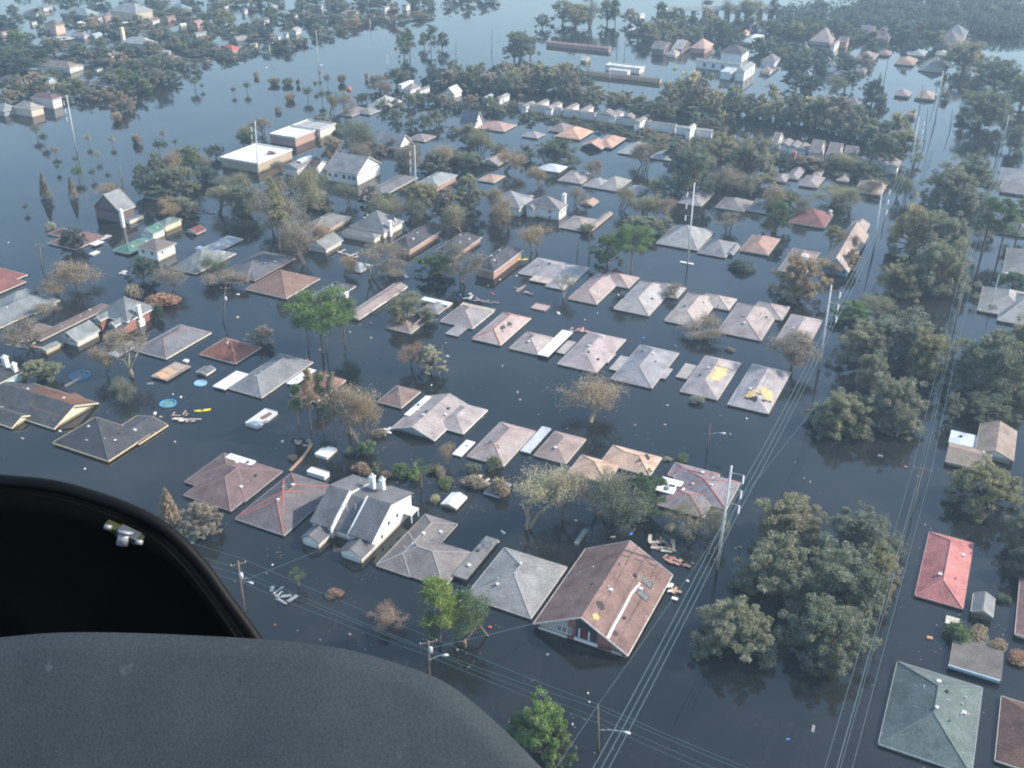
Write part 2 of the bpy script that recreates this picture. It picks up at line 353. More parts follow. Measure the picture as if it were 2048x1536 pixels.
# --- front row, nearest first
def ex_big(root, cu, cv, u, v, sl):
    u0, u1, v0, v1, ze, h, k, ax = sl[0]; um = (u0+u1)/2; w = u1-u0
    def rz(x): return ze + h*(1-abs(x-um)/(w/2))
    # broken white gutter line half way down the right slope
    x = um + w*.27; mb = MB()
    pts = [(x+.25, v0+.1), (x+.1, v0+3), (x+.05, v0+7), (x-.1, v0+11), (x+.15, v0+14.2)]
    for a, b in zip(pts, pts[1:]): mb.bar((a[0], a[1], rz(a[0])+.06), (b[0], b[1], rz(b[0])+.06), .34 if a[1] > v0+1 else .42, .16)
    mb.build('gutter', WHITE, root)
    for (fx, fy) in ((.36, .60), (.33, .74)):
        X = um+w*fx; Y = v0+(v1-v0)*fy; zz = rz(X); mb = MB()
        s = h/(w/2); q = [(X-.8, Y-.55), (X+.8, Y-.55), (X+.8, Y+.55), (X-.8, Y+.55)]
        mb.add([(a, b, rz(a)+.11) for a, b in q]+[(a, b, rz(a)-.05) for a, b in q], [(0,1,2,3),(0,4,5,1),(1,5,6,2),(2,6,7,3),(3,7,4,0)])
        sk = mb.build('skylight', plain((.12,.13,.13), .25, .1, spec=.6, name='skylight_glass'), root)
        fr_ = MB(); e = [(X-.92, Y-.67), (X+.92, Y-.67), (X+.92, Y+.67), (X-.92, Y+.67)]
        for i in range(4):
            a, b = e[i], e[(i+1) % 4]; fr_.bar((a[0], a[1], rz(a[0])+.07), (b[0], b[1], rz(b[0])+.07), .14, .14)
        fr_.build('frame', plain((.17,.14,.13), .7, .1, name='skylight_kerb'), sk)
    # hole chopped through the roof with yellow lining showing
    X, Y = um+1.6, v0+2.1; mb = MB(); n = 11
    rim = [(X+math.cos(t)*(.40+.28*random.random()), Y+math.sin(t)*(.5+.3*random.random())) for t in [2*math.pi*i/n for i in range(n)]]
    mb.add([(X, Y, rz(X)+.10)]+[(a, b, rz(a)+.05) for a, b in rim], [(0, i+1, (i+1) % n+1) for i in range(n)])
    mb.build('chopped_hole', plain((.62,.42,.17), .8, .2, 4, name='yellow_insulation'), root)
    # torn dark patches where shingles lifted
    for X, Y, s in ((um+1.3, v0+4.6, .8), (um+4.9, v0+1.9, .5), (um-1.9, v0+9, .35)):
        mb = MB(); rim = [(X+math.cos(t)*s*(.6+.6*random.random()), Y+math.sin(t)*s*1.3*(.5+.6*random.random())) for t in [2*math.pi*i/9 for i in range(9)]]
        mb.add([(a, b, rz(a)+.02) for a, b in rim], [tuple(range(9))]); mb.build('torn_patch', plain((.07,.055,.055), .9, .2, name='roofing_felt'), root)
    # splintered boards at the top of the gutter
    mb = MB()
    for i in range(7):
        a = Vector((x+random.uniform(-.3, .9), v0+14+random.uniform(-1, 1.5), 0)); a.z = rz(a.x)+.15
        mb.bar(a, a+Vector((random.uniform(-.6, .8), random.uniform(.3, 1.9), random.uniform(0, .4))), .12, .05)
    mb.build('splintered_board', PALEWOOD, root)
    # front gable: brick, pale siding, balcony, triple window
    y = v0+.45
    mb = MB(); mb.add([(u0+1.0, y-.05, .15), (um-2.2, y-.05, .15), (um-2.2, y-.05, rz(um-2.2)-.4), (u0+1.0, y-.05, rz(u0+1.0)-.35)], [(0,1,2,3)])
    mb.build('siding_panel', siding((.50,.47,.44)), root)
    mb = MB(); mb.box(u0+.7, um-2.25, y-.12, y-.055, .02, .3); mb.build('trim_board', WHITE, root)
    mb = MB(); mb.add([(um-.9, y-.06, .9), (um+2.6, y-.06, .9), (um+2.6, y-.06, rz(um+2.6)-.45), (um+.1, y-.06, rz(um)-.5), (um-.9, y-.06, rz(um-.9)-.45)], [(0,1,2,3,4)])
    mb.build('balcony_opening', plain((.05,.05,.06), .6, .2, name='deep_shade'), root)  # flat dark sheet; its colour stands for the shade in the recess
    mb = MB(); mb.box(um-1.0, um+2.8, y-.35, y-.07, .45, .85); mb.build('balcony_rail', WHITE, root)
    mb = MB(); mb.box(um+.1, um+.9, y-.10, y-.065, .95, 2.7); mb.build('door', plain((.16,.03,.03), .5, .1, name='red_door'), root)
    for dx in (-.4, 1.2): 
        mb = MB(); mb.box(um+dx, um+dx+.22, y-.11, y-.07, .95, 2.7); mb.build('shutter', WHITE, root)
    mb = MB(); mb.box(um+5.0, u1-1.1, y-.10, y-.02, .12, .6); mb.build('vent_panel', plain((.5,.5,.48), .6, .2, name='garage_lintel'), root)
house('large brown gabled house with skylights and brick front beside the tall leaning power pole', [(G,1067,1247,1345,1150,1.0,.56,'v')], roof=(0.25,0.165,0.14), wall='brick', lm='the large brown gabled house', fascia=(.82,.76,.68), vents=7,
      wins=[(0,'f',.27,1.0,.55,1.05,.06),(0,'f',.325,1.0,.55,1.05,.06),(0,'f',.38,1.0,.45,1.05,.06)], extra=ex_big, name='gabled_house')
house('light grey hip roof between the large brown gabled house and the flat carport', [(H,930,1192,1134,1134,.45,.42,'v'),(H,934,1191,1090,1150,.46,.3,'u')], roof=(.29,.29,.28), lm='the light grey hip roof', cap=LCAP, vents=6)
def ex_flatstrip(root, cu, cv, u, v, sl): pass
house('taupe roof with long rear wing and weathered flat carport on its right', [(H,752,1130,915,1048,.45,.40,'v'),(H,754,1129,946,1106,.46,.40,'u'),(F,905,1150,998,1080,.75,0,'v',{'roof':(.27,.26,.25)})], roof=(.22,.20,.19), lm='the taupe roof with carport', cap=LCAP, vents=6, fascia=(.45,.42,.38))
def ex_town(root, cu, cv, u, v, sl):
    u0, u1, v0, v1 = sl[0][:4]; w = u1-u0; ze, zb, zr = 2.6, 4.3, 6.4; vr = v0+(v1-v0)*.47
    RM = roofmat((.17,.17,.175), 0); WM = siding(WW)
    secs = [(u0, u0+w*.34, v0, 0), (u0+w*.34, u0+w*.62, v0+.9, -.75), (u0+w*.62, u1, v0, 0)]
    for i, (a, b, f, dz) in enumerate(secs):
        mb = MB(); a_, b_ = a+(.02 if i else 0), b-(.02 if i < 2 else 0)
        pr = [(f, ze+dz), (vr, zr+dz), (v1, zb+dz*.3)]
        for (ya, za), (yb, zb_) in zip(pr, pr[1:]):
            mb.add([(a_, ya, za), (b_, ya, za), (b_, yb, zb_), (a_, yb, zb_), (a_, ya, za-.2), (b_, ya, za-.2), (b_, yb, zb_-.2), (a_, yb, zb_-.2)], [(0,1,2,3),(7,6,5,4),(0,4,5,1),(1,5,6,2),(2,6,7,3),(3,7,4,0)])
        mb.build('roof', RM, root)
        wb = MB(); A, B = a+(.3 if i == 0 else .03), b-(.3 if i == 2 else .03); f2 = f+.5
        zf = ze+dz+(.5)*(zr-ze)/(vr-f)-.25; zk = zb+dz*.3-.05
        q = [(f2, -1.2), (v1-.4, -1.2), (v1-.4, zk), (vr, zr+dz-.24), (f2, zf)]
        wb.add([(A, y, z) for y, z in q]+[(B, y, z) for y, z in q], [(0,1,2,3,4), (9,8,7,6,5), (0,4,9,5), (1,6,7,2), (4,3,8,9), (3,2,7,8)])
        wb.build('wall', WM, root)
    for X in (u0+w*.34, u0+w*.62):      # white parapet strips between the roof sections
        mb = MB(); o = .12
        mb.add([(X-.14, v0+.05, ze+.0), (X+.14, v0+.05, ze+.0), (X+.14, vr, zr+.14), (X-.14, vr, zr+.14), (X-.14, v0+.05, ze-1.0), (X+.14, v0+.05, ze-1.0), (X+.14, vr, zr-.9), (X-.14, vr, zr-.9)], [(0,1,2,3),(0,4,5,1),(1,5,6,2),(2,6,7,3),(3,7,4,0)])
        mb.build('parapet', WHITE, root)
    for a, b in ((u0+.5, u0+w*.30), (u0+w*.66, u1-.3)):     # front garage gables
        y0, y1, z0 = v0-2.9, v0+.9, 1.35; mx = (a+b)/2
        mb = MB()
        for p, q in (((a-.3, z0), (mx, z0+1.2)), ((mx, z0+1.2), (b+.3, z0))):
            mb.add([(p[0], y0-.3, p[1]), (q[0], y0-.3, q[1]), (q[0], y1, q[1]), (p[0], y1, p[1]), (p[0], y0-.3, p[1]-.15), (q[0], y0-.3, q[1]-.15), (q[0], y1, q[1]-.15), (p[0], y1, p[1]-.15)], [(0,1,2,3),(7,6,5,4),(0,4,5,1),(1,5,6,2),(2,6,7,3),(3,7,4,0)])
        mb.build('garage_roof', RM, root)
        mb = MB(); q = [(a, -1), (b, -1), (b, z0-.2), (mx, z0+.95), (a, z0-.2)]
        mb.add([(x, y0, z) for x, z in q]+[(x, y1-.5, z) for x, z in q], [(0,1,2,3,4), (1,6,7,2), (0,4,9,5), (9,8,7,6,5)]); mb.build('garage_wall', WM, root)
        mb = MB(); mb.box(a+.4, b-.4, y0-.06, y0-.01, -.5, .35); mb.build('garage_door', plain((.6,.62,.66), .5, .1, name='garage_door_paint'), root)
    for fx, z in ((.12, 1.55), (.22, 1.55), (.74, 1.55), (.86, 1.55)):
        X = u0+w*fx; mb = MB(); mb.box(X-.4, X+.4, v0+.44, v0+.48, z, z+.85); wo = mb.build('window', GLASS, root)
        fr_ = MB(); fr_.box(X-.5, X+.5, v0+.42, v0+.48, z+.86, z+.94).box(X-.5, X+.5, v0+.42, v0+.48, z-.1, z-.01); fr_.build('frame', WHITE, wo)
    for fy, z in ((.25, 1.0), (.42, 2.3), (.62, 2.2), (.8, 1.0)):
        Y = v0+(v1-v0)*fy; mb = MB(); mb.box(u1-.29, u1-.26, Y-.3, Y+.3, z, z+.7); mb.build('window', GLASS, root)
    for fx in (.44, .60):
        X = u0+w*fx+.3; Y = v1-2.6; mb = MB(); mb.box(X-.42, X+.42, Y-.42, Y+.42, 3, 7.0).box(X-.52, X+.52, Y-.52, Y+.52, 7.003, 7.25); c = mb.build('chimney', siding(WW), root)
        mb = MB(); mb.tube((X, Y, 7.25), (X, Y, 7.7), .2, .2, 8).tube((X, Y, 7.7), (X, Y, 7.85), .34, .1, 8); mb.build('chimney_cap', METAL, c)
    for fx, fy in ((.40, .30), (.52, .33), (.28, .8), (.7, .8)):
        X, Y = u0+w*fx, v0+(v1-v0)*fy; mb = MB(); mb.tube((X, Y, 3.5), (X, Y, 5.6 if fy < .5 else 5.9), .1, .1, 7); mb.build('roof_vent', METAL, root)
    mb = MB(); mb.box(u1-.3, u1+1.4, v1-3.2, v1-.6, 1.6, 1.75); mb.build('side_porch_roof', WM, root)
    mb = MB(); mb.box(u1+1.2, u1+1.35, v1-3.1, v1-2.95, -1, 1.59).box(u1+1.2, u1+1.35, v1-.85, v1-.7, -1, 1.59); mb.build('porch_post', WHITE, root)
def town(label, L, R):
    th = YAW; u, v = U, V; a, c = P(*L, 2.6), P(*R, 4.3)
    u0, u1 = sorted((a.dot(u), c.dot(u))); v0, v1 = sorted((a.dot(v), c.dot(v))); cu, cv = (u0+u1)/2, (v0+v1)/2
    root = empty('townhouse', u*cu+v*cv, th); tag(root, label, 'house'); TOPS.append(root); LANDMARKS.append(('the white townhouse', pix(root.location)))
    ex_town(root, cu, cv, u, v, [(u0-cu, u1-cu, v0-cv, v1-cv)])
town('white double townhouse with two chimneys and small garage gables in front', (619,1043), (827,985))
house('dark grey-brown hip roof with red ridges under the shadow of the white townhouse', [(H,470,1037,676,975,.45,.42,'v'),(H,478,1030,655,985,.46,.40,'u')], roof=(.16,.145,.145), lm='the red-ridged dark roof', cap=REDCAP, vents=6, fascia=(.42,.42,.42))
house('maroon-brown stepped hip roof with a white patio cover at its back', [(H,369,963,565,942,.45,.40,'u'),(H,367,990,560,943,.45,.42,'v'),(F,443,920,512,922,1.3,0,'v',{'roof':WROOF})], roof=(.19,.135,.13), lm='the maroon-brown stepped roof', cap=(.3,.2,.19), vents=5, fascia=(.36,.32,.30))
def patch(root, cu, cv, u, v, sl, pts, col, nm, lift=.05, bi=0, jag=0.25, rough=.85):
    """irregular patch lying on a hip slope of block bi"""
    u0, u1, v0, v1, ze, h, k, ax = sl[bi]; s = (v1-v0)/2 if ax == 'u' else (u1-u0)/2
    def rz(x, y):
        d = min(y-v0, v1-y) if ax == 'u' else min(x-u0, u1-x)
        if k == 'hip': d = min(x-u0, u1-x, y-v0, v1-y)
        return ze + h*max(0, d)/s
    rnd = random.Random(len(pts)*13+int(abs(u0)*7)); out = []
    W = []
    for (a, b) in pts:
        z = ze+h*.5
        for _ in range(4):
            x, y = tofr(a, b, z, cu, cv, u, v); z = rz(x, y)
        W.append((x, y))
    for i in range(len(W)):
        a, b = W[i], W[(i+1) % len(W)]
        for k_ in range(5):
            t = k_/5; out.append((a[0]+(b[0]-a[0])*t+rnd.uniform(-jag, jag), a[1]+(b[1]-a[1])*t+rnd.uniform(-jag, jag)))
    cx_, cy_ = sum(p[0] for p in out)/len(out), sum(p[1] for p in out)/len(out); n = len(out)
    mb = MB(); mb.add([(cx_, cy_, rz(cx_, cy_)+lift)]+[(x, y, rz(x, y)+lift) for x, y in out], [(0, i+1, (i+1) % n+1) for i in range(n)])
    return mb.build(nm, plain(col, rough, .25, 3, name=nm+'_surface'), root)
house('wide black roof with yellowish eaves just above the dark aircraft door', [(H,105,885,300,868,.6,.40,'v'),(G,215,868,336,850,.45,.22,'v',{'roof':(.10,.10,.105)})], roof=(.075,.078,.085), lm='the wide black roof', fascia=(.80,.62,.36), cap=(.10,.10,.11), vents=9, worn=.1)
def ex_n8(root, cu, cv, u, v, sl):
    # exposed brown slats on the back slope
    patch(root, cu, cv, u, v, sl, [(58,812),(66,797),(150,786),(186,803),(124,835)], (.17,.10,.07), 'bare_slat', .04, 0, .12)
    u0, u1, v0, v1, ze, h = sl[0][:6]
    mb = MB(); vm = (v0+v1)/2; s = h/((v1-v0)/2)
    for i in range(9):
        y = vm+.5+i*.62; z = ze+h-(y-vm)*s+.10
        mb.bar((u0+(u1-u0)*.42, y, z), (u1-.6, y, z), .12, .06)
    mb.build('roof_batten', plain((.32,.17,.10), .85, .25, name='batten_wood'), root)
house('dark roof with stripped brown slats and a cream gable end at the left edge', [(G,-70,800,197,806,.5,.40,'u'),(G,-30,838,70,830,.5,.42,'u',{'wall':CREAM})], roof=(.085,.09,.095), wall=CREAM, lm='the slatted dark roof', fascia=(.80,.70,.48), worn=.2, vents=3, extra=ex_n8)
house('black roof above a pale cyan gable wall cut by the left frame edge', [(H,-90,770,47,742,3.0,.4,'u')], roof=CHAR, wall=(.55,.72,.74), chim=[(12,728,4,1.6,1.0,WW),(30,742,3.4,1.6,.9,WW)], vents=1, lm='the cyan walled house')
house('long blue-grey gabled roof with white carport left and white porch right', [(H,455,776,626,724,.45,.42,'v'),(F,425,772,497,748,.6,0,'v',{'roof':WROOF}),(F,572,766,632,740,.55,0,'v',{'roof':WROOF})], roof=(.235,.24,.245), lm='the long blue-grey roof', cap=LCAP, vents=4)
house('brick-red hip roof left of the long blue-grey roof', [(H,398,708,523,694,.45,.42,'u'),(H,410,700,505,690,.46,.4,'v')], roof=(.27,.12,.085), lm='the brick-red hip roof', cap=(.33,.16,.12), vents=4)
def ex_rug(root, cu, cv, u, v, sl):
    u0, u1, v0, v1, ze, h = sl[0][:6]
    for i, c in enumerate(((.62,.38,.22), (.55,.36,.24), (.40,.32,.25))):
        mb = MB(); a = v0+.4+i*(v1-v0)*.3; n = 8; pts = []
        for j in range(n+1):
            x = u0+.5+(u1-u0-1)*j/n; pts.append((x, a+math.sin(j*.9)*.3, ze+.07+h*0.3*(1-abs(2*j/n-1))))
        mb.add(pts+[(x, y+(v1-v0)*.27, z+.03) for x, y, z in pts], [(j, j+1, n+2+j, n+1+j) for j in range(n)]); mb.build('loose_sheet', plain(c, .8, .2, name='loose_roofing'), root)
house('low tan roof with wavy torn sheeting below the red-striped grey roof', [(F,301,752,382,732,.55,0,'u')], roof=(.30,.26,.23), lm='the low tan torn roof', extra=ex_rug, name='shed', cat='shed')
house('medium grey hip roof with one red stripe and a low patio cover on its left', [(H,268,700,423,665,.45,.40,'v'),(F,213,708,282,688,.35,0,'u',{'roof':(.36,.36,.37)})], roof=(.20,.20,.205), lm='the red-striped grey roof', cap=(.38,.17,.15), vents=4, fascia=(.8,.74,.62))
def ex_15(root, cu, cv, u, v, sl):
    u0, u1, v0, v1, ze, h = sl[0][:6]; Y = v0+(v1-v0)*.42
    mb = MB(); mb.box(u1-.4, u1+.35, Y-.45, Y+.45, -1, ze+2.6); mb.box(u1-.4, u1+.5, Y-.85, Y+.85, -1, 1.6).box(u1-.5, u1+.45, Y-.55, Y+.55, ze+2.603, ze+2.8)
    c = mb.build('chimney', WHITE, root); mb = MB(); mb.tube((u1, Y, ze+2.8), (u1, Y, ze+3.3), .18, .18, 8); mb.build('flue', METAL, c)
house('two-storey grey roofed house with brick side and tall white chimney', [(H,192,628,313,614,2.7,.75,'v'),(G,196,640,236,618,2.75,.9,'v'),(G,228,652,262,628,2.3,.9,'v',{'wall':(.5,.58,.66)}),(S,208,664,276,648,1.0,.3,'v',{'roof':DGREY})], roof=(.20,.215,.215), wall='brick', lm='the brick house with white chimney', fascia=(.85,.82,.76), wins=[(1,'f',.5,1.5,.8,1.2),(2,'f',.5,1.3,1.1,1.3)], extra=ex_15, name='two_storey_house')
house('long low brown roof behind the small white garage', [(H,62,676,222,612,.45,.36,'v'),(H,25,672,110,655,.46,.34,'u')], roof=(.19,.145,.13), lm='the long low brown roof', vents=4)
house('white garage with pale grey gable facing the viewer', [(G,115,673,200,660,1.7,.62,'v')], roof=(.25,.27,.265), wall=(.82,.80,.74), lm='the white garage', wins=[(0,'f',.48,1.9,1.3,.9)], name='garage', cat='garage')
house('small lean cream walled shed left of the white garage', [(G,78,698,128,684,1.0,.45,'v')], roof=(.24,.25,.25), wall=(.80,.74,.56), name='shed', cat='shed')
house('large grey hip roof at the left edge above the leaning brown tree', [(H,-60,640,120,600,.45,.42,'v'),(H,-20,608,92,588,.46,.38,'u'),(H,60,625,110,607,.45,.3,'v')], roof=(.215,.235,.235), lm='the grey hip roof at left edge', vents=3, fascia=(.66,.62,.5))
house('red hip roof cut off by the left frame edge', [(H,-70,560,55,549,.45,.40,'u'),(H,-60,575,52,563,.5,.40,'u')], roof=(.24,.11,.10), lm='the red roof at left edge', vents=1)
house('maroon stepped roof with white patches and a dead pine in front', [(H,94,467,190,470,.45,.36,'u'),(H,95,486,212,473,.45,.36,'u'),(F,178,488,208,483,.7,0,'u',{'roof':WROOF}),(F,195,478,222,471,.4,0,'u',{'roof':(.5,.5,.48)})], roof=(.20,.12,.115), lm='the maroon stepped roof', vents=3)
house('isolated two-storey house with steep grey roof and brown front gable', [(G,185,413,271,412,4.0,.85,'v',{'wall':(.16,.13,.125)}),(S,250,441,287,431,1.1,.15,'u')], roof=(.25,.265,.26), wall=(.85,.82,.73), lm='the steep brown-gabled house', chim=[(243,432,3.8,1.8,.9,WW)], name='two_storey_house')
house('green metal roof joined to a white two-storey block with brown hip roof', [(H,226,500,318,480,.7,.45,'v',{'roof':GRN}),(H,270,494,353,486,3.2,.40,'v'),(G,278,462,331,457,2.2,.5,'v',{'roof':GRN})], roof=(.20,.17,.16), wall=(.85,.84,.80), lm='the green roofed house', wins=[(1,'f',.3,1.6,.9,1.1),(1,'f',.7,1.6,.9,1.1),(1,'r',.3,1.6,.6,.9)], vents=3)
house('low building with greenish roof and cream side wall behind the green roofed house', [(H,308,448,364,438,2.0,.35,'u')], roof=(.17,.22,.20), wall=(.82,.74,.52))
house('tiny maroon gabled shed roof right of the green roofed house', [(G,370,463,412,459,.6,.55,'v')], roof=(.22,.08,.09), wall=WW, name='shed', cat='shed')
house('grey hip roof with white ridge strip and pale second roof behind', [(H,341,536,472,507,.45,.42,'u'),(H,405,496,486,478,.45,.36,'v',{'roof':(.42,.44,.45)}),(F,392,495,449,505,1.6,0,'u',{'roof':WROOF})], roof=(.215,.235,.23), lm='the white-striped grey roof', fascia=(.80,.75,.60), vents=3)
house('broad dark grey roof with brown eaves behind the plain brown hip roof', [(H,440,546,592,516,.45,.36,'v'),(H,450,552,560,525,.46,.36,'u')], roof=(.145,.145,.16), fascia=(.36,.25,.2), vents=6, worn=.12)
house('plain brown hip roof in the left middle of the picture', [(H,490,578,640,557,.5,.42,'u')], roof=(.25,.165,.13), lm='the plain brown hip roof', vents=1, cap=(.3,.2,.16))
house('low dark roof with a white dormer beside the green pine', [(H,600,606,712,572,.45,.34,'v')], roof=(.13,.13,.135), lm='the low dark roof', vents=4, chim=[(690,590,1.0,.5,1.4,WW)], fascia=(.75,.74,.7))
house('long pinkish worn gable roof with white trim', [(G,690,632,815,573,.6,.34,'v')], roof=(.34,.27,.245), lm='the long pinkish worn roof', worn=.45, fascia=(.9,.86,.8), vents=1)
house('grey hip roofed house behind the small cream garage in the middle left', [(H,575,468,703,434,1.3,.44,'v'),(H,600,478,690,440,1.3,.4,'u')], roof=(.235,.225,.215), wall=CREAM, vents=2)
house('small garage with pale gable and cream side wall in the middle left', [(G,614,491,686,480,1.5,.6,'v')], roof=(.25,.26,.255), wall=(.80,.78,.70), lm='the small pale garage', name='garage', cat='garage')
def ex_dormer(root, cu, cv, u, v, sl):
    u0, u1, v0, v1, ze, h = sl[0][:6]; Y = v0+(v1-v0)*.62; z0 = ze+.2
    mb = MB(); mb.add([(u1-.5, Y-.9, z0), (u1-.5, Y+.9, z0), (u1-.5, Y+.9, z0+1.4), (u1-.5, Y, z0+2.4), (u1-.5, Y-.9, z0+1.4)], [(0,1,2,3,4)])
    mb.add([(u1-.5, Y-.9, z0), (u1-.5, Y-.9, z0+1.4), (u1-3, Y-.9, z0+1.4), (u1-3, Y-.9, z0)], [(0,1,2,3)]); d = mb.build('dormer', WHITE, root)
    mb = MB(); mb.add([(u1-.3, Y-1.1, z0+1.3), (u1-.3, Y, z0+2.55), (u1-3.6, Y, z0+2.55), (u1-3.6, Y-1.1, z0+1.3)], [(0,1,2,3)]); mb.add([(u1-.3, Y+1.1, z0+1.3), (u1-.3, Y, z0+2.56), (u1-3.6, Y, z0+2.56), (u1-3.6, Y+1.1, z0+1.3)], [(3,2,1,0)]); mb.build('dormer_roof', roofmat(GREY, 0), d)
    mb = MB(); mb.box(u1-.49, u1-.46, Y-.4, Y+.4, z0+.3, z0+1.5); mb.build('dormer_window', GLASS, d)
    Y = v0+(v1-v0)*.3; mb = MB(); mb.box(u1-.35, u1+.4, Y-.55, Y+.55, -1, ze+2.4).box(u1-.45, u1+.5, Y-.65, Y+.65, ze+2.403, ze+2.6); mb.build('chimney', WHITE, root)
house('grey roofed house with white dormer and white chimney in the middle', [(H,700,452,808,442,2.3,.72,'v'),(H,684,465,762,470,1.7,.5,'u')], roof=(.22,.225,.225), wall=(.84,.80,.70), lm='the grey house with white dormer', extra=ex_dormer, vents=3, name='two_storey_house')
house('black roof brick sided house, first of three right of the white dormer', [(H,775,492,881,462,1.7,.62,'v')], roof=(.085,.085,.095), wall='pbrick', lm='the first black brick-sided roof', vents=9)
house('black roof brick sided house, middle of three right of the white dormer', [(H,872,500,964,474,1.5,.62,'v')], roof=(.085,.085,.095), wall='pbrick', vents=7)
house('black roof brick walled house with tall red side, last of three', [(H,948,535,1046,500,2.5,.62,'v')], roof=(.085,.088,.10), wall='pbrick', lm='the black roof with red brick side', vents=8)
# --- middle rows
house('worn greyish roof with pale buckled strip behind the red-ridged twins', [(H,1036,546,1180,535,.4,.28,'u'),(H,1090,572,1165,545,.41,.25,'v'),(F,1058,560,1108,556,.5,0,'u',{'roof':(.48,.40,.35)})], roof=(0.375,0.352,0.352), worn=.25, vents=3)
RR = dict(cap=REDCAP, fascia=(.45,.41,.38))
house('pinkish grey stepped roof with red ridges, leftmost of the upper row', [(H,1137,597,1248,555,.45,.44,'v'),(H,1195,564,1278,555,.46,.42,'v'),(H,1137,596,1200,586,.46,.40,'v')], roof=(0.435,0.352,0.330), lm='the leftmost stepped pink roof', vents=4, cap=(.5,.26,.22))
house('pale grey stepped hip roof, second of the upper row', [(H,1227,617,1349,574,.45,.44,'v'),(H,1290,584,1372,576,.46,.42,'v'),(H,1227,616,1290,606,.46,.38,'v')], roof=(0.435,0.413,0.390), lm='the pale grey stepped roof', vents=4, cap=(.42,.30,.26))
house('worn tan-grey stepped roof behind a withered tree, third of the upper row', [(H,1329,641,1440,597,.45,.44,'v'),(H,1395,608,1474,598,.46,.42,'v'),(H,1329,640,1390,629,.46,.38,'v')], roof=(0.465,0.405,0.360), worn=.2, lm='the tan-grey stepped roof', vents=5, cap=(.45,.30,.26))
house('taupe stepped roof, fourth of the upper row', [(H,1434,663,1560,621,.45,.44,'v'),(H,1500,628,1580,614,.46,.42,'v')], roof=(0.405,0.345,0.323), lm='the fourth stepped taupe roof', vents=5, cap=(.36,.28,.25))
house('pinkish roof end half hidden by the tree near the power pole', [(H,1550,682,1645,640,.45,.42,'v')], roof=(0.435,0.375,0.360), vents=3)
house('small grey hip roof with white frame and mossy white back gutter', [(H,880,642,988,622,.45,.40,'v'),(F,890,667,938,654,.35,0,'v',{'roof':(.30,.30,.29)}),(F,922,608,988,621,.75,0,'u',{'roof':(.55,.52,.38)})], roof=(0.300,0.277,0.277), cap=(.42,.24,.22), fascia=(.8,.78,.72), lm='the small white-framed grey roof', vents=1)
def ex_holes(root, cu, cv, u, v, sl):
    for pts in ([(998,655),(1006,650),(1012,655),(1004,661)], [(1012,648),(1020,643),(1025,649),(1016,653)]): patch(root, cu, cv, u, v, sl, pts, (.06,.055,.055), 'torn_patch', .03, 0, .15)
house('pinkish roof with dark torn holes and red ridge, lower row second', [(H,944,677,1062,636,.5,.46,'v')], roof=(0.495,0.390,0.352), worn=.15, cap=REDCAP, vents=3, extra=ex_holes, lm='the pink torn roof', fascia=(.8,.72,.62))
house('brown hip roof with a long clean white carport on its right side', [(H,1018,696,1112,676,.45,.42,'v'),(F,1074,708,1146,664,.85,0,'v',{'roof':WROOF})], roof=(0.405,0.352,0.323), cap=(.42,.28,.24), lm='the roof with long white carport', vents=3)
house('pinkish grey hip roof with scattered missing shingles, lower row fourth', [(H,1115,727,1252,679,.45,.42,'v'),(F,1112,704,1152,684,.4,0,'v',{'roof':(.42,.38,.36)}),(F,1200,722,1232,707,.4,0,'v',{'roof':(.55,.48,.46)})], roof=(0.435,0.367,0.352), worn=.12, lm='the pinkish grey hip roof', vents=8)
house('slate grey hip roof with small pale side porches, lower row fifth', [(H,1222,757,1358,706,.45,.42,'v'),(F,1219,738,1256,714,.4,0,'v',{'roof':(.40,.38,.36)}),(F,1305,752,1346,738,.4,0,'v',{'roof':(.40,.38,.37)})], roof=(0.330,0.323,0.338), worn=.06, lm='the slate grey hip roof', cap=LCAP, vents=6)
YEL = (.66,.47,.22)
def ex_y1(root, cu, cv, u, v, sl):
    patch(root, cu, cv, u, v, sl, [(1432,717),(1442,716),(1440,732),(1458,735),(1455,750),(1440,760),(1420,758),(1416,748),(1428,738)], YEL, 'exposed_decking', .05, 0, .45)
house('grey-pink hip roof with a large yellow patch of bare decking', [(H,1360,782,1482,726,.45,.44,'v'),(F,1351,753,1393,731,.4,0,'v',{'roof':(.38,.35,.32)})], roof=(0.420,0.375,0.360), worn=.25, lm='the yellow-patched hip roof', extra=ex_y1, vents=3)
def ex_y2(root, cu, cv, u, v, sl):
    patch(root, cu, cv, u, v, sl, [(1485,796),(1500,788),(1535,790),(1540,806),(1515,803),(1496,802)], (.05,.045,.045), 'torn_patch', .03, 0, .4)
    patch(root, cu, cv, u, v, sl, [(1518,778),(1530,776),(1545,785),(1542,803),(1530,800),(1525,790)], YEL, 'exposed_decking', .07, 0, .35)
    patch(root, cu, cv, u, v, sl, [(1488,792),(1500,782),(1516,782),(1510,790),(1497,793)], (.70,.48,.20), 'exposed_decking', .08, 0, .3)
house('collapsing grey hip roof with yellow and black torn hollow near the power lines', [(H,1455,808,1582,744,.5,.44,'v')], roof=(0.435,0.398,0.383), worn=.3, lm='the torn hollow roof', extra=ex_y2, vents=2)
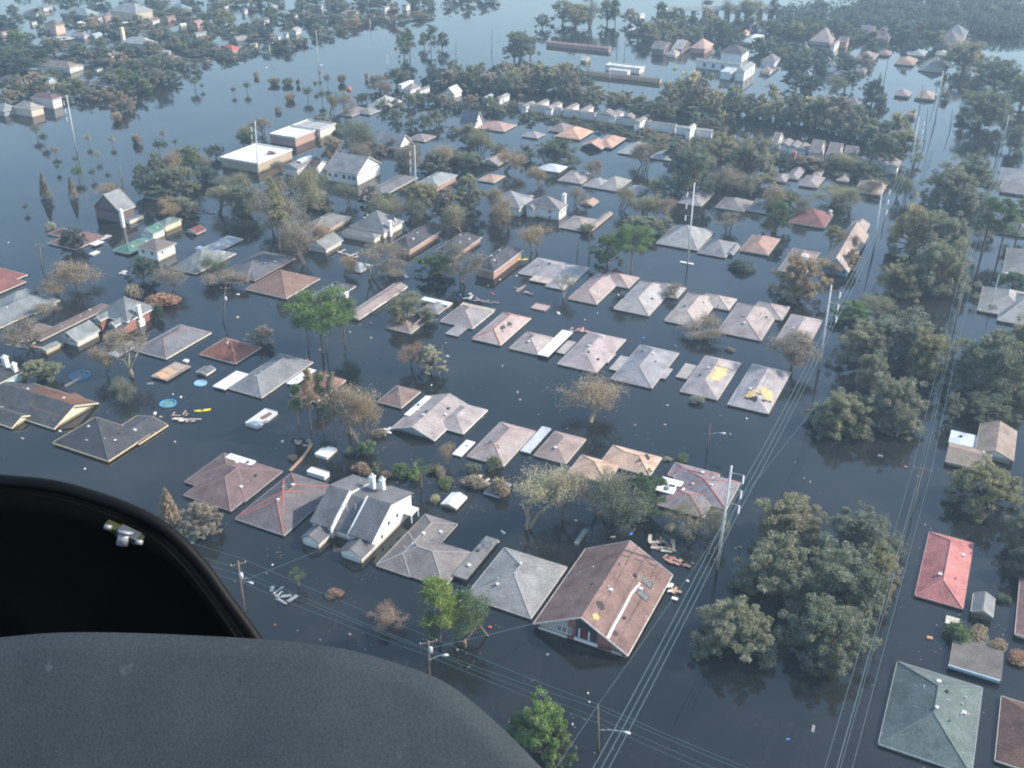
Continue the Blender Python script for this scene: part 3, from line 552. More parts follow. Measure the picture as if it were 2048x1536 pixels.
# --- lower middle row
house('taupe cross-gabled roof with white patio roof at its left', [(G,782,857,941,813,.5,.36,'v',{'wall':(.42,.47,.52)}),(H,866,851,975,820,.47,.42,'v'),(F,808,829,876,797,.9,0,'v',{'roof':WROOF})], roof=(0.405,0.352,0.330), lm='the taupe cross-gabled roof', vents=6, fascia=(.85,.83,.72))
house('long taupe hip roof with red ridge and shabby white patio cover on its left', [(H,934,912,1071,862,.45,.42,'v'),(F,905,908,950,884,.4,0,'v',{'roof':WROOF})], roof=(0.398,0.338,0.315), lm='the long taupe hip roof', cap=(.42,.22,.19), vents=6)
house('brown hip roof with weathered white strip roof on its left', [(H,1068,910,1172,878,.45,.42,'v'),(F,1040,901,1103,857,.55,0,'v',{'roof':(.55,.58,.60)})], roof=(0.352,0.270,0.240), lm='the brown roof with white strip', vents=2)
house('orange-tan hip roof partly behind the leaning grey trees', [(H,1200,925,1324,915,.45,.42,'u'),(H,1135,945,1240,930,.45,.40,'v')], roof=(0.630,0.435,0.315), lm='the orange-tan hip roof', vents=4, cap=(.48,.33,.24))
def ex_patio(root, cu, cv, u, v, sl):
    x, y = tofr(1345, 972, 1.2, cu, cv, u, v); mb = MB(); mb.box(x-2.6, x+2.4, y-2.6, y+2.2, 1.0, 1.25); p = mb.build('patio_roof', WHITE, root)
    for i in range(3):
        mb = MB(); mb.box(x-2+i*1.4, x-.9+i*1.4, y-.4, y+.3, 1.253, 1.30); mb.build('roof_window', GLASS, p)
house('dark roof with red ridge lines and white patio roof left of the tall power pole', [(H,1330,985,1481,965,.45,.34,'v'),(H,1310,1008,1432,990,.45,.34,'u'),(H,1335,950,1440,948,.44,.30,'u')], roof=(0.262,0.240,0.255), cap=REDCAP, lm='the dark roof with patio roof', vents=6, extra=ex_patio)
# --- upper middle
house('broad grey hip roof behind the white steel pole', [(H,1312,486,1430,462,.45,.42,'u')], roof=(0.338,0.344,0.331), lm='the broad grey hip roof', vents=5, cap=LCAP)
house('dark grey hip roof with white gable scrap right of the white steel pole', [(H,1395,505,1475,486,.45,.40,'u'),(G,1455,508,1478,492,.5,.6,'v',{'wall':WW})], roof=(0.250,0.256,0.263), vents=2)
house('square terracotta-brown hip roof at the row end near bare stumps', [(H,1480,500,1560,478,.6,.44,'v')], roof=(0.400,0.263,0.213), lm='the terracotta-brown roof', vents=3, worn=.08)
house('pale brown roof with white ridge mostly hidden by a big round tree', [(H,1556,540,1640,505,.6,.4,'v')], roof=(0.325,0.263,0.237), vents=2, chim=[(1610,515,2.5,.4,1.6,WW)])
house('long house with bright blue front gable beside the power lines', [(G,1640,535,1737,470,1.6,.95,'v',{'wall':(.28,.50,.70)}),(G,1690,470,1740,448,1.4,.5,'v')], roof=(0.413,0.338,0.288), wall=(.28,.50,.70), lm='the blue-gabled house', wins=[(0,'f',.5,1.9,1.3,.8)], fascia=(.8,.78,.7))
house('dark maroon hip roof with one white gable scrap at its right', [(H,1577,444,1667,428,.6,.44,'u')], roof=(0.237,0.125,0.119), lm='the dark maroon hip roof', cap=(.36,.17,.13), vents=2, chim=[(1660,430,.8,1.2,.9,WW)])
house('grey hip roof left of the pair between the white steel pole and the maroon roof', [(H,1431,414,1506,402,.5,.42,'v')], roof=(0.250,0.231,0.225))
house('greenish grey hip roof half under trees left of the dark maroon roof', [(H,1493,420,1570,405,.5,.42,'v')], roof=(0.250,0.250,0.250), cap=(.33,.2,.18))
house('small grey hip roof behind the tip of the white steel pole', [(H,1355,405,1430,385,.5,.4,'v')], roof=(0.300,0.294,0.288), vents=1)
house('tan open-gabled roof with orange inner wall in open water', [(H,1118,454,1200,440,.5,.3,'u'),(G,1175,460,1221,426,.6,.5,'v',{'wall':(.55,.25,.14)})], roof=(0.325,0.281,0.256), wall=(.55,.25,.14), lm='the tan open-gabled roof', vents=1)
house('tall white two-storey house with grey-brown hip roof and chimney', [(H,1051,409,1136,409,3.6,.5,'v'),(G,1052,414,1080,408,3.3,.6,'v')], roof=(0.275,0.250,0.244), wall=(.84,.80,.74), lm='the tall white two-storey house', wins=[(0,'f',.25,1.9,.8,1.1),(0,'f',.7,1.9,.8,1.1),(0,'f',.25,.2,.8,1.0),(0,'f',.7,.2,.8,1.0),(0,'r',.3,1.8,.8,1.1),(0,'r',.7,1.8,.8,1.1)], chim=[(1128,404,3.6,2.4,1.1,WW)], name='two_storey_house')
house('cream two-storey house with grey roof behind trees, left of the tall white house', [(H,975,405,1067,398,3.2,.6,'v'),(G,1020,395,1068,393,2.6,.5,'u')], roof=(0.300,0.306,0.312), wall=(.82,.76,.68), wins=[(0,'r',.3,1.4,.8,1.0),(0,'r',.6,1.4,.8,1.0),(0,'f',.5,1.4,.9,1.0)], name='two_storey_house', lm='the cream two-storey house')
house('grey hip roofed house with blotchy brick and cream side wall', [(H,833,366,915,350,2.0,.42,'v')], roof=(0.312,0.331,0.325), wall='pbrick', lm='the brick and cream house', vents=2)
def ex_68(root, cu, cv, u, v, sl): pass
house('big white two-storey hall with brilliant blank gable end', [(G,650,338,763,326,4.2,.55,'u'),(G,598,350,672,330,3.2,.45,'u',{'roof':DBRN})], roof=(0.250,0.256,0.263), wall=(.86,.85,.82), lm='the big white gabled hall', wins=[(0,'f',.12,1.8,1.2,1.3),(0,'f',.3,1.8,1.2,1.3),(0,'f',.55,1.8,1.2,1.3),(0,'f',.72,1.8,1.2,1.3),(0,'f',.86,1.8,1.2,1.3)], name='hall', cat='building')
house('dark roofed block with a white slice left of the big white gabled hall', [(G,566,333,640,318,3.0,.45,'v',{'wall':WW}),(F,598,322,622,310,4.6,0,'v',{'roof':WROOF})], roof=(0.213,0.213,0.225), wall=(.5,.53,.56), name='row_house')
house('large flat white roofed warehouse with tan front wall', [(F,440,316,585,300,3.4,0,'u',{'parapet':1})], roof=WROOF, wall=(.50,.42,.30), lm='the white warehouse', fascia=(.85,.84,.8), name='warehouse', cat='building')
house('flat white roofed building with brick corner and white front doors', [(F,538,269,632,261,3.2,0,'u',{'parapet':1})], roof=(0.750,0.787,0.800), wall='pbrick', wins=[(0,'f',.35,.3,2.4,2.3),(0,'f',.75,1.2,1.0,1.2)], name='flat_roofed_building', cat='building', lm='the flat roofed brick building')
house('flat grey gravel roofed building behind the flat roofed brick building', [(F,583,252,672,248,3.4,0,'u',{'parapet':1})], roof=(0.413,0.425,0.413), wall=(.80,.76,.62), name='flat_roofed_building', cat='building')
house('dark low roof in front of the white gabled hall with debris on it', [(H,730,385,835,355,.8,.3,'v'),(F,715,398,760,385,.5,0,'u',{'roof':(.42,.43,.41)})], roof=(0.188,0.188,0.194), worn=.15)
house('white gabled cottage with pale blue dormer behind the white gabled hall', [(G,752,291,826,285,1.2,.85,'u',{'wall':WW}),(H,715,292,770,285,.6,.4,'u',{'roof':(.24,.19,.18)})], roof=(0.275,0.281,0.288), wall=WW)
house('steep dark roofed house with tall white gable end in the upper middle', [(G,918,247,968,243,2.2,1.3,'u'),(H,918,258,962,254,.6,.5,'u',{'roof':(.3,.12,.12)})], roof=(0.175,0.175,0.200), wall=WW, lm='the steep white-gabled house')
house('pink-brown low hip roof right of the steep white-gabled house', [(H,950,255,1033,250,.5,.38,'u')], roof=(0.450,0.300,0.263), lm='the pink-brown low roof')
house('grey-brown small hip roof in the upper middle', [(H,1043,272,1090,268,.5,.45,'u')], roof=(0.338,0.312,0.306))
house('glowing orange-tan hip roof in the upper middle', [(H,1110,272,1187,262,.6,.48,'v'),(H,1095,260,1150,252,.6,.4,'u',{'roof':(.27,.22,.21)})], roof=(0.650,0.388,0.263), lm='the bright orange-tan roof')
house('orange-brown gabled roof with dark shaded front in the upper middle', [(G,1160,292,1218,288,.8,.42,'v',{'wall':(.12,.11,.11)}),(H,1185,290,1252,276,.8,.4,'v')], roof=(0.500,0.325,0.250), wall=(.15,.13,.12), lm='the orange-brown gabled roof')  # front wall's dark colour stands in for its shade
house('pale sage grey hip roof in the upper middle', [(H,1235,305,1312,293,.5,.42,'u')], roof=(0.375,0.394,0.375), lm='the sage grey hip roof', chim=[(1278,296,1.2,.5,.8,'pbrick')])
house('battered whitish grey roof right of the sage grey hip roof', [(H,1300,315,1368,298,.5,.36,'v')], roof=(0.450,0.425,0.413), worn=.4)
house('pale blue-white roof by the round dark tree in the upper middle', [(H,1073,338,1136,333,.6,.38,'u')], roof=(0.650,0.688,0.700), lm='the pale blue-white roof')
house('tan-grey hip roof, left of a touching pair', [(H,1115,360,1190,348,.5,.4,'v')], roof=(0.350,0.312,0.294), lm='the left one of a touching pair')
house('sage grey hip roof with white vents, right of a touching pair', [(H,1165,371,1225,362,.5,.4,'u'),(H,1195,376,1263,360,.5,.4,'u')], roof=(0.338,0.331,0.312), vents=2)
house('grey hip roof on the waters edge in the upper left middle', [(H,735,212,806,202,.8,.5,'u'),(H,710,225,768,218,.5,.4,'v',{'roof':(.24,.25,.24)})], roof=(0.388,0.388,0.369), lm='the grey waterside roof')
house('dark ragged roof left of the grey waterside roof', [(H,672,228,740,218,.5,.42,'v')], roof=(0.225,0.206,0.200), worn=.2)
house('low brown roof by withered shrubs in the upper middle', [(H,815,278,872,272,.5,.36,'v')], roof=(0.275,0.237,0.225))
house('narrow brown roof with white gable beside the white gabled cottage', [(G,960,325,1018,318,.8,.45,'v')], roof=(0.300,0.256,0.237), wall=CREAM)
house('orange-tan strip roof right of the brick and cream house', [(H,955,360,1010,352,.5,.3,'u')], roof=(0.475,0.325,0.250))
house('small dark roof with cream bits in a tree clump left of the green roofed house', [(H,285,392,357,380,.6,.42,'u')], roof=(0.275,0.294,0.300))
house('low pale red-brown roof near the wrecked raft behind the white steel pole', [(H,1250,385,1300,375,.5,.3,'u')], roof=(0.425,0.413,0.413), worn=.3)
house('grey-brown hip roof with red chimney scrap in the right middle', [(H,1545,360,1582,350,.6,.44,'v'),(H,1572,355,1613,337,.6,.44,'v')], roof=(0.294,0.269,0.269), chim=[(1586,322,2.0,3.2,1.4,(.6,.22,.18))], lm='the roof with red chimney')
house('taupe hip roof right of the roof with red chimney', [(H,1598,370,1650,355,.6,.42,'v'),(H,1625,350,1650,340,.8,.4,'v')], roof=(0.312,0.275,0.263))
house('brown and bright tan hip roof near the upper power pole', [(H,1708,382,1775,368,.8,.48,'v')], roof=(0.475,0.350,0.263), lm='the bright tan hip roof')
house('small brown tiled roof in the right middle among trees', [(H,1672,360,1706,348,.6,.4,'v')], roof=(0.350,0.300,0.275))
# --- right edge
house('bright red hip roof in open water at the right', [(H,1830,1190,1947,1086,.5,.48,'v')], roof=(.50,.21,.19), cap=(.52,.24,.22), lm='the bright red roof', vents=3, fascia=(.66,.4,.38))
house('small grey gabled shed beside the bright red roof', [(G,1942,1222,1990,1198,1.1,.55,'v')], roof=(.26,.265,.26), wall=(.4,.38,.30), lm='the small gabled shed', name='shed', cat='shed')
house('large sage grey hip roof in the lower right corner', [(H,1757,1487,1965,1375,.5,.50,'v')], roof=(.135,.17,.16), lm='the large sage grey roof', vents=9, fascia=(.42,.45,.44), cap=(.15,.185,.175))
house('dark brown hip roof cut off by the lower right corner', [(H,1990,1520,2190,1450,.5,.45,'v')], roof=(.17,.105,.085), vents=2)
house('flat brown roof with blue-grey edge below the small gabled shed', [(F,1897,1330,2010,1290,.8,0,'v')], roof=(.185,.17,.15), wall=(.35,.45,.5), lm='the flat brown roof', extra=lambda root, cu, cv, u, v, sl: MB().box(sl[0][0]-.05, sl[0][1]-.2, sl[0][2]-.25, sl[0][2]-.01, .45, .95).build('fascia', plain((.35,.47,.52), .5, .1, name='gutter_paint'), root))
house('brown roof cut by the right frame edge beside the small shed', [(H,2030,1268,2150,1180,.8,.4,'v')], roof=(.28,.17,.155), vents=1)
house('tan cross-gabled roof with white metal porch roof at the right', [(G,1890,922,1985,905,.9,.35,'u',{'norake':1}),(G,1950,905,2034,862,1.0,.42,'v',{'norake':1}),(F,1897,884,1962,873,.6,0,'u',{'roof':(.58,.66,.66)})], roof=(.34,.27,.22), lm='the tan cross-gabled roof', vents=3)
house('pale taupe hip roof mostly hidden by big trees at the right edge', [(H,1985,770,2120,740,.6,.4,'v')], roof=(.33,.29,.24), vents=1)
house('light grey complex roof with pale valley lines at the right edge', [(H,1955,620,2070,590,.6,.44,'v'),(H,1995,640,2110,600,.6,.4,'u')], roof=(.36,.355,.33), cap=(.5,.48,.45), lm='the light grey complex roof')
house('grey roof with pale end seen past palms at the right edge', [(H,2005,545,2110,510,.7,.45,'v')], roof=(.30,.31,.30))
house('grey roof with cream lower edge in the upper right edge', [(H,1998,360,2090,345,.6,.3,'u')], roof=(.28,.29,.29), fascia=(.6,.58,.5))
house('second grey roof behind the one with cream edge, upper right', [(H,2000,382,2080,372,.8,.3,'u')], roof=(.26,.25,.24), fascia=(.7,.7,.68))
house('dark grey roof among pines at the right edge', [(H,1985,462,2075,440,.6,.4,'v')], roof=(.16,.17,.18))
house('grey hip roof in shade left of the long pinkish condominium row', [(H,1400,328,1445,320,.6,.4,'v')], roof=(.22,.21,.21))
house('dark roof with bright white eave beside pines in the right middle', [(H,1415,345,1478,330,.8,.4,'v')], roof=(.17,.17,.18), fascia=(.8,.78,.72))
# --- white-ended condominium rows
rc_ = random.Random(4)
def condo(n, x, y, w, h, lab, ze=3.6, rc=(.28,.25,.23), wc=(.86,.85,.82), ax='v', g='white gabled units in the condominium row'):
    return house(lab, [(G,x-w*.62,y+h*.22+2,x+w*.62,y-h*.26+2,ze+rc_.uniform(-.8,.5),.42,ax)], roof=rc, wall=wc, name='row_house', group=g)
for i, (x, y, w, h) in enumerate([(1056,207,24,16),(1083,204,26,18),(1107,210,30,20),(1143,212,26,18),(1171,217,28,20),(1232,227,26,18),(1281,238,22,16)]):
    condo(i, x, y, w, h, 'white and grey narrow gabled unit in the long condominium row')
    LANDMARKS.append(('the condominium row', (x, y)))
for a_, b_, w_ in ((1040,1122,'left'), (1128,1190,'middle'), (1195,1300,'right')):
    ya = 205+(a_-1040)*.14; yb = 205+(b_-1040)*.14
    house('long brown roof running behind the white gabled units, '+w_+' stretch', [(G,a_,ya,b_,yb+1,3.2,.4,'u')], roof=(.25,.21,.20), wall=(.6,.58,.54), name='row_house')
for (x, y, w) in [(1215,226,34),(1258,232,26)]:
    house('brownish middle unit of the long condominium row, half covered by treetops', [(G,x-w/2,y+1,x+w/2,y-1,3.6,.5,'v')], roof=(.27,.225,.21), wall=(.7,.68,.64), name='row_house', group='brown units in the condominium row')
for (x, y, w, h) in [(1573,283,22,16),(1590,287,22,16),(1606,292,24,16),(1729,312,24,18),(1755,316,20,16),(1772,321,18,16),(1787,325,26,20)]:
    condo(0, x, y, w, h, 'bright white gabled unit of the right-hand condominium row', g='white gabled units of the right-hand row')
for (x, y, w) in [(1555,281,26),(1635,297,34),(1670,303,36),(1702,309,34)]:
    house('brownish roofed unit of the right-hand condominium row', [(G,x-w/2,y+6,x+w/2,y-6,3.3,.6,'u')], roof=(.27,.23,.215), wall=(.6,.57,.53), name='row_house', group='brown units of the right-hand row')
house('weathered terrace with grey-brown roof near the right end of the long condominium row', [(G,1300,243,1352,250,3.4,.45,'u')], roof=(.26,.23,.22), wall=(.74,.72,.68), name='row_house')
house('whitish broken terrace roof at the far right end of the long condominium row', [(G,1355,251,1424,262,3.2,.45,'u',{'wall':WW}),(G,1372,258,1392,250,4.6,.6,'v')], roof=(.42,.40,.38), wall=WW, worn=.5, name='row_house')
LANDMARKS.append(('the right-hand condominium row', (1680, 305)))
house('white flat-topped house with white gable at the back waterside, upper middle', [(H,805,178,842,172,2.0,.45,'u',{'roof':(.24,.22,.22)}),(G,832,182,860,175,2.0,.9,'v',{'wall':WW}),(F,803,170,822,160,3.6,0,'v',{'roof':WROOF})], wall=WW, lm='the white waterside house')
house('white gabled house right of the white waterside house', [(G,885,186,925,182,2.2,.9,'v')], roof=(.62,.60,.58), wall=WW, lm='the pointed white house')
house('jumbled white walled house, left of two before the condominium row', [(G,965,195,987,190,2.2,.6,'v')], roof=(.4,.4,.4), wall=WW)
house('jumbled white walled house, right of two before the condominium row', [(G,988,198,1020,190,2.4,.6,'v')], roof=(.35,.33,.31), wall=WW)
# --- far shore, top middle
house('long brick barrack with reddish brown roof standing in open water', [(G,1097,82,1218,97,2.0,.35,'u')], roof=(.33,.20,.175), wall='pbrick', lm='the long brick barrack', name='long_building', cat='building')
house('long dark hip roofed building with orange right end in open water', [(H,1172,141,1321,159,2.0,.35,'u')], roof=(.20,.165,.17), wall=(.75,.5,.32), lm='the long dark hip roofed building', name='long_building', cat='building', fascia=(.8,.55,.4))
house('flat white roofed school block behind the long dark building', [(F,1210,131,1290,133,2.6,0,'u',{'parapet':1}),(F,1216,139,1262,140,2.3,0,'u',{'roof':(.5,.52,.54)})], roof=(.62,.64,.65), wall=WW, name='flat_roofed_building', cat='building')
house('tiny cream floating hut between the two long buildings', [(G,1160,120,1182,117,1.2,.5,'u')], roof=(.55,.5,.42), wall=(.6,.55,.42), name='hut', cat='hut')
house('large white colonnaded mansion on the far waterline', [(G,1396,118,1482,130,4.0,.5,'u'),(H,1470,142,1512,128,4.8,.6,'v'),(F,1440,143,1475,136,3.8,0,'u',{'roof':(.55,.58,.62)}),(H,1440,105,1500,100,4.5,.5,'u',{'roof':DGREY})], roof=(.30,.32,.31), wall=(.80,.81,.78), lm='the white mansion', wins=[(1,'r',.3,1.0,1.4,2.6),(1,'r',.7,1.0,1.4,2.6),(0,'f',.2,1.2,1.5,2),(0,'f',.4,1.2,1.5,2),(0,'f',.6,1.2,1.5,2)], name='mansion')
house('dark brown apartment block with pale end, far shore', [(G,1302,96,1345,90,3.6,.4,'u'),(G,1345,96,1382,88,3.2,.4,'u',{'roof':(.4,.38,.36)})], roof=(.21,.18,.18), wall=(.22,.18,.18), lm='the dark brown block', name='apartment_block', cat='building')
house('brick-pink house with chimney bits behind the white mansion', [(H,1380,95,1428,88,3.0,.5,'u')], roof=(.5,.34,.29), wall=(.5,.32,.26))
house('small pinkish hip roof with white bits at the far waterline', [(H,1330,108,1362,104,1.4,.5,'u')], roof=(.4,.33,.32), wall=WW)
house('flat cream roofed building at the far shore', [(F,1256,60,1306,57,2.4,0,'u')], roof=(.62,.60,.54), wall=(.6,.6,.5), name='flat_roofed_building', cat='building')
house('dark hip roofed house right of the flat cream building', [(H,1302,66,1338,60,1.0,.5,'u')], roof=(.22,.19,.20))
house('red roofed house with two white gables on the far shore', [(G,1498,52,1518,50,3.2,.8,'v'),(G,1516,55,1530,50,3.2,.9,'v',{'wall':WW}),(F,1500,74,1530,70,2.6,0,'u',{'roof':WROOF})], roof=(.34,.2,.19), wall=WW, lm='the red house with white gables')
house('small orange-red roofed hut left of the red house with white gables', [(H,1482,68,1500,64,1.6,.5,'u')], roof=(.52,.27,.2))
house('pale teal roofed house below the red house with white gables', [(H,1482,84,1520,78,1.6,.4,'u')], roof=(.42,.48,.48), wall=WW)
house('grey-brown roofed house with white front right of the white mansion', [(H,1522,122,1562,116,3.0,.5,'u')], roof=(.24,.23,.23), wall=(.7,.72,.74))
house('low red-brown house beside the grey-brown one, right of the white mansion', [(H,1518,142,1548,138,1.4,.45,'u')], roof=(.36,.24,.2), wall=WW)
house('white gabled house peeking from trees on the far shore, top middle', [(G,1276,32,1288,28,3.0,.9,'v')], roof=(.4,.4,.4), wall=WW)
house('pinkish house with white side among trees, top middle', [(H,1297,42,1320,36,2.4,.5,'v')], roof=(.36,.26,.25), wall=WW)
# --- top right
TR = [(1733,112,50,'broad brown hip roof on open water, top right',(.30,.235,.21),1.2,0),(1682,146,30,'dark roof low by the water, left of the round tree, top right',(.18,.18,.20),1.6,0),
 (1724,140,22,'small dark brown house near the round tree, top right',(.22,.18,.18),1.6,0),(1770,105,30,'low red-brown roof among trees, top right',(.3,.22,.2),1.0,0),
 (1812,122,48,'orange-brown tent-shaped hip roof on open water, top right',(.38,.27,.22),.8,0),(1836,105,40,'pale teal roof under trees, top right',(.30,.36,.34),1.2,0),(1885,106,30,'pale green roof with cream bit, top right',(.34,.34,.27),1.4,0),(1868,133,64,'long grey-green roof on open water, top right',(.28,.29,.25),.6,1),
 (1806,186,36,'pinkish hip roof in open water, left of the tan-fronted roof',(.36,.28,.27),1.0,0),(1852,190,46,'grey hip roof with tan front in open water',(.37,.32,.26),1.0,0),(1822,226,24,'tiny brown roofed hut with pale side in open water',(.32,.27,.2),1.6,0),
 (1704,203,44,'dark roofed house with red brick base at the water inlet, right',(.20,.19,.20),2.6,1),(1648,75,60,'long pink-grey roof among trees, top right',(.33,.27,.25),2.4,1),(1650,130,40,'pinkish roof fragments among trees, top right',(.36,.32,.32),1.6,1),
 (1736,62,34,'dark roof with orange brick end, top right',(.20,.19,.21),2.6,2),(1808,48,26,'dark roof with salmon gable, top right',(.19,.17,.19),3.2,2),(1828,50,24,'grey roof with pale rim next to the salmon gable, top right',(.25,.25,.27),3.0,0),(1688,80,24,'brick gable peeking from trees, top right',(.2,.17,.17),3.4,2),
 (1898,80,60,'big dark wood-sided roof beside the tall pines, top right',(.17,.16,.17),3.0,1),(1912,66,50,'blue-grey roof behind the dark one, top right',(.20,.21,.23),3.0,1),(1765,70,50,'dark reddish roof far in the woods, top right',(.22,.18,.19),2.4,1)]
for x, y, w, lab, rc, ze, kd in TR:
    house(lab, [((G if kd == 2 else H), x-w/2, y+w*.10, x+w/2, y-w*.10+1, ze, .45, 'u' if kd else 'v')], roof=rc, wall='pbrick' if kd == 2 else (.45,.38,.33))
LANDMARKS += [('the tent-shaped orange-brown roof', (1812,122)), ('the tiny hut in open water', (1822,226)), ('the dark house at the inlet', (1704,203)), ('the broad brown waterside roof', (1733,112))]
for x, y, w, lab, rot in [(1613,153,12,'tall cream gable standing among trees, upper right',.3),(1655,126,11,'cream diamond-shaped gable among trees, upper right',.3),(1668,86,10,'white box-like wall by brick gable, upper right',0),(1609,98,6,'thin cream gable sliver, upper right',.3)]:
    house(lab, [(G,x-w/2,y+5,x+w/2+6,y-4,3.6,.8,'v')], roof=(.25,.23,.22), wall=(.86,.84,.76), rot=rot)
# --- far left shore, top left
TL = [(93,14,22,3,'pb',WW,'white twin-gabled house high in the trees'),(66,26,40,2,GREY,WW,'long grey roof with a white end at the top'),(66,44,14,2,DGREY,WW,'tiny white triangular gable'),(108,48,40,6.5,BRN,(.8,.6,.45),'big cream and tan two-storey house'),(10,64,18,3,BRN,(.8,.62,.5),'small salmon walled house'),
 (160,26,70,2.6,(.27,.33,.33),GREYW,'very large teal-grey roof'),(180,38,16,3,GREY,WW,'white gable below the teal-grey roof'),(198,36,14,3,GREY,WW,'white arch-fronted house right of the teal-grey roof'),(213,32,18,3.4,(.3,.12,.12),'pbrick','left wing of the red roofed brick house'),(229,34,14,3.6,(.3,.12,.12),'pbrick','right wing of the red roofed brick house'),
 (262,20,80,6,LGREY,CREAM,'long cream building with stepped windows'),(161,46,18,1.4,WROOF,WW,'small white tent-like shed'),(243,46,46,1.4,WROOF,WW,'long low white roof'),(306,40,26,3,BRN,WW,'white walled house with blank side'),(305,62,22,2.6,(.42,.1,.1),(.8,.72,.4),'red roofed yellowish house'),
 (120,76,52,1.0,(.5,.52,.5),WW,'long pale flat broken roof'),(160,70,36,2,(.3,.28,.28),WW,'grey roof with white carport'),(192,70,24,1.6,(.35,.45,.52),WW,'pale blue cluttered roof'),
 (278,84,66,5.4,(.36,.36,.37),(.85,.66,.5),'grey steep roofed church-like house with orange-lit wall'),(120,130,70,3.6,TAUPE,WW,'brown roof with white fascia strip'),(92,138,34,1.4,(.35,.52,.56),WW,'pale teal wreckage roof'),(155,132,20,2.6,BRN,WW,'white triple-gabled house'),(196,136,18,2,DGREY,WW,'white boxy house with flat awning'),
 (95,160,36,1.6,(.45,.6,.62),(.8,.9,.9),'pale cyan gabled tent-like roof'),(55,162,14,3,GREY,CREAM,'left cream cube house'),(70,166,16,3,GREY,(.85,.82,.6),'right cream cube house'),(205,168,50,4.4,(.27,.25,.25),'pbrick','grey roofed brick-pink walled house'),(178,168,34,2.4,DGREY,GREYW,'dark roofed wing left of the brick-pink house'),
 (25,160,60,2,DGREY,GREYW,'wide dark slate roof at the left frame edge'),(92,194,58,5,(.19,.12,.13),WW,'dark maroon roof over a white colonnade'),(56,213,58,4,(.33,.30,.28),(.82,.68,.56),'pinkish white open-fronted house with pale roof'),(10,216,50,3,(.28,.3,.3),GREYW,'grey roof low at the left frame edge'),
 (340,34,22,3,BRN,'pbrick','brick-pink cube house'),(365,49,14,1.6,WROOF,WW,'bright white pyramid shed'),(394,45,24,3,(.4,.22,.2),'pbrick','salmon walled house with reddish roof'),(431,36,14,3,GREY,WW,'white house with dark window'),(489,20,12,3,GREY,WW,'white pentagon gable'),(456,52,22,2,LGREY,WW,'broken white-grey roof'),
 (527,40,22,3,DGREY,WW,'cream white broad gable with arch'),(588,30,14,4,DGREY,WW,'tall bright white gable'),(607,22,8,3,GREY,WW,'small white round-topped gable'),(459,98,44,3,RED,CREAM,'bright red roofed house at the waterline'),(507,88,16,2.6,GREY,(.85,.8,.6),'cream arched gable pair'),(533,66,30,1.4,(.30,.45,.58),GREYW,'sky blue tarped roof'),
 (556,72,8,3,GREY,WW,'left narrow white gable'),(572,68,8,3,GREY,WW,'right narrow white gable'),(590,60,24,3,(.4,.36,.36),WW,'grey-white jumble roof'),(412,120,8,2.2,(.4,.2,.2),WW,'small white kiosk at the waterline'),(345,114,26,.8,(.5,.3,.28),WW,'flat pinkish roof at the waterline'),(330,102,22,2,LGREY,WW,'pale cluttered house behind the pinkish flat roof'),
 (450,10,12,3,GREY,WW,'white house right at the top frame edge'),(424,8,22,3,GREY,WW,'white and grey house at the top frame edge'),(545,14,20,2,LGREY,GREYW,'pale grey roof near the top frame edge'),(661,8,14,3,TAN,WW,'white and orange gable at the top'),(642,12,6,3,GREY,WW,'white sliver gable at the top'),(772,14,12,5,GREY,WW,'big white silo-like gable'),(812,10,16,4,GREY,WW,'white two-tiered house'),
 (700,26,36,1.6,(.42,.27,.24),WW,'pinkish roof with red end'),(682,36,7,3,GREY,WW,'first little white wall'),(699,40,8,2.2,GREY,WW,'second little white wall'),(716,36,8,2.6,GREY,WW,'third little white wall'),(400,66,26,2,SLATE,WW,'slate roof half in trees'),(360,16,44,2,(.2,.28,.34),GREYW,'blue-grey roof near the top'),(480,75,26,2,(.26,.24,.23),GREYW,'brown-grey roof half in trees'),
 (30,100,30,2,(.24,.22,.22),GREYW,'grey-brown roof deep in the trees'),(150,98,30,2,(.22,.23,.25),WW,'blue-grey roof deep in the trees'),(225,108,26,2,(.26,.24,.23),CREAM,'dull roof right of the flooded yard')]
rr = random.Random(3)
for x, y, w, ze, rc, wc, lab in TL:
    if rc == 'pb': rc = GREY
    big = w > 30; ze *= .85; k = F if 'flat' in lab or 'low white' in lab else (G if w < 30 or 'gable' in lab else H); hh = 1 if big else w*.12; w *= 1.12
    sc_ = 1.0
    house(lab + ', far left shore', [(k, x-w/2, y+hh/2, x+w/2, y-hh/2, ze, .6, 'u' if big else 'v')], roof=rc, wall=(wc if isinstance(wc, str) else mul(wc, .8)), rot=rr.choice((0, 0, -.12, .15, .1)), name='house', chim=[(x-w*.42, y-4, ze, 6, 1.6, (.8,.72,.5))] if 'church' in lab else ())
LANDMARKS += [('the bright red waterline house', (459,98)), ('the church-like grey house', (278,86)), ('the teal-grey roof', (160,26)), ('the long cream building', (265,22)), ('the cream two-storey house far left', (108,50)), ('the maroon colonnade house', (92,196)), ('the pale cyan tent roof', (95,160)), ('the brick-pink walled house', (205,170)), ('the sky blue roof', (533,66)), ('the slate roof far left', (400,66)), ('the silo-like white gable', (772,14)), ('the pinkish far roof', (700,26)), ('the broad white arch gable', (527,40)), ('the flat pale broken roof', (120,76))]
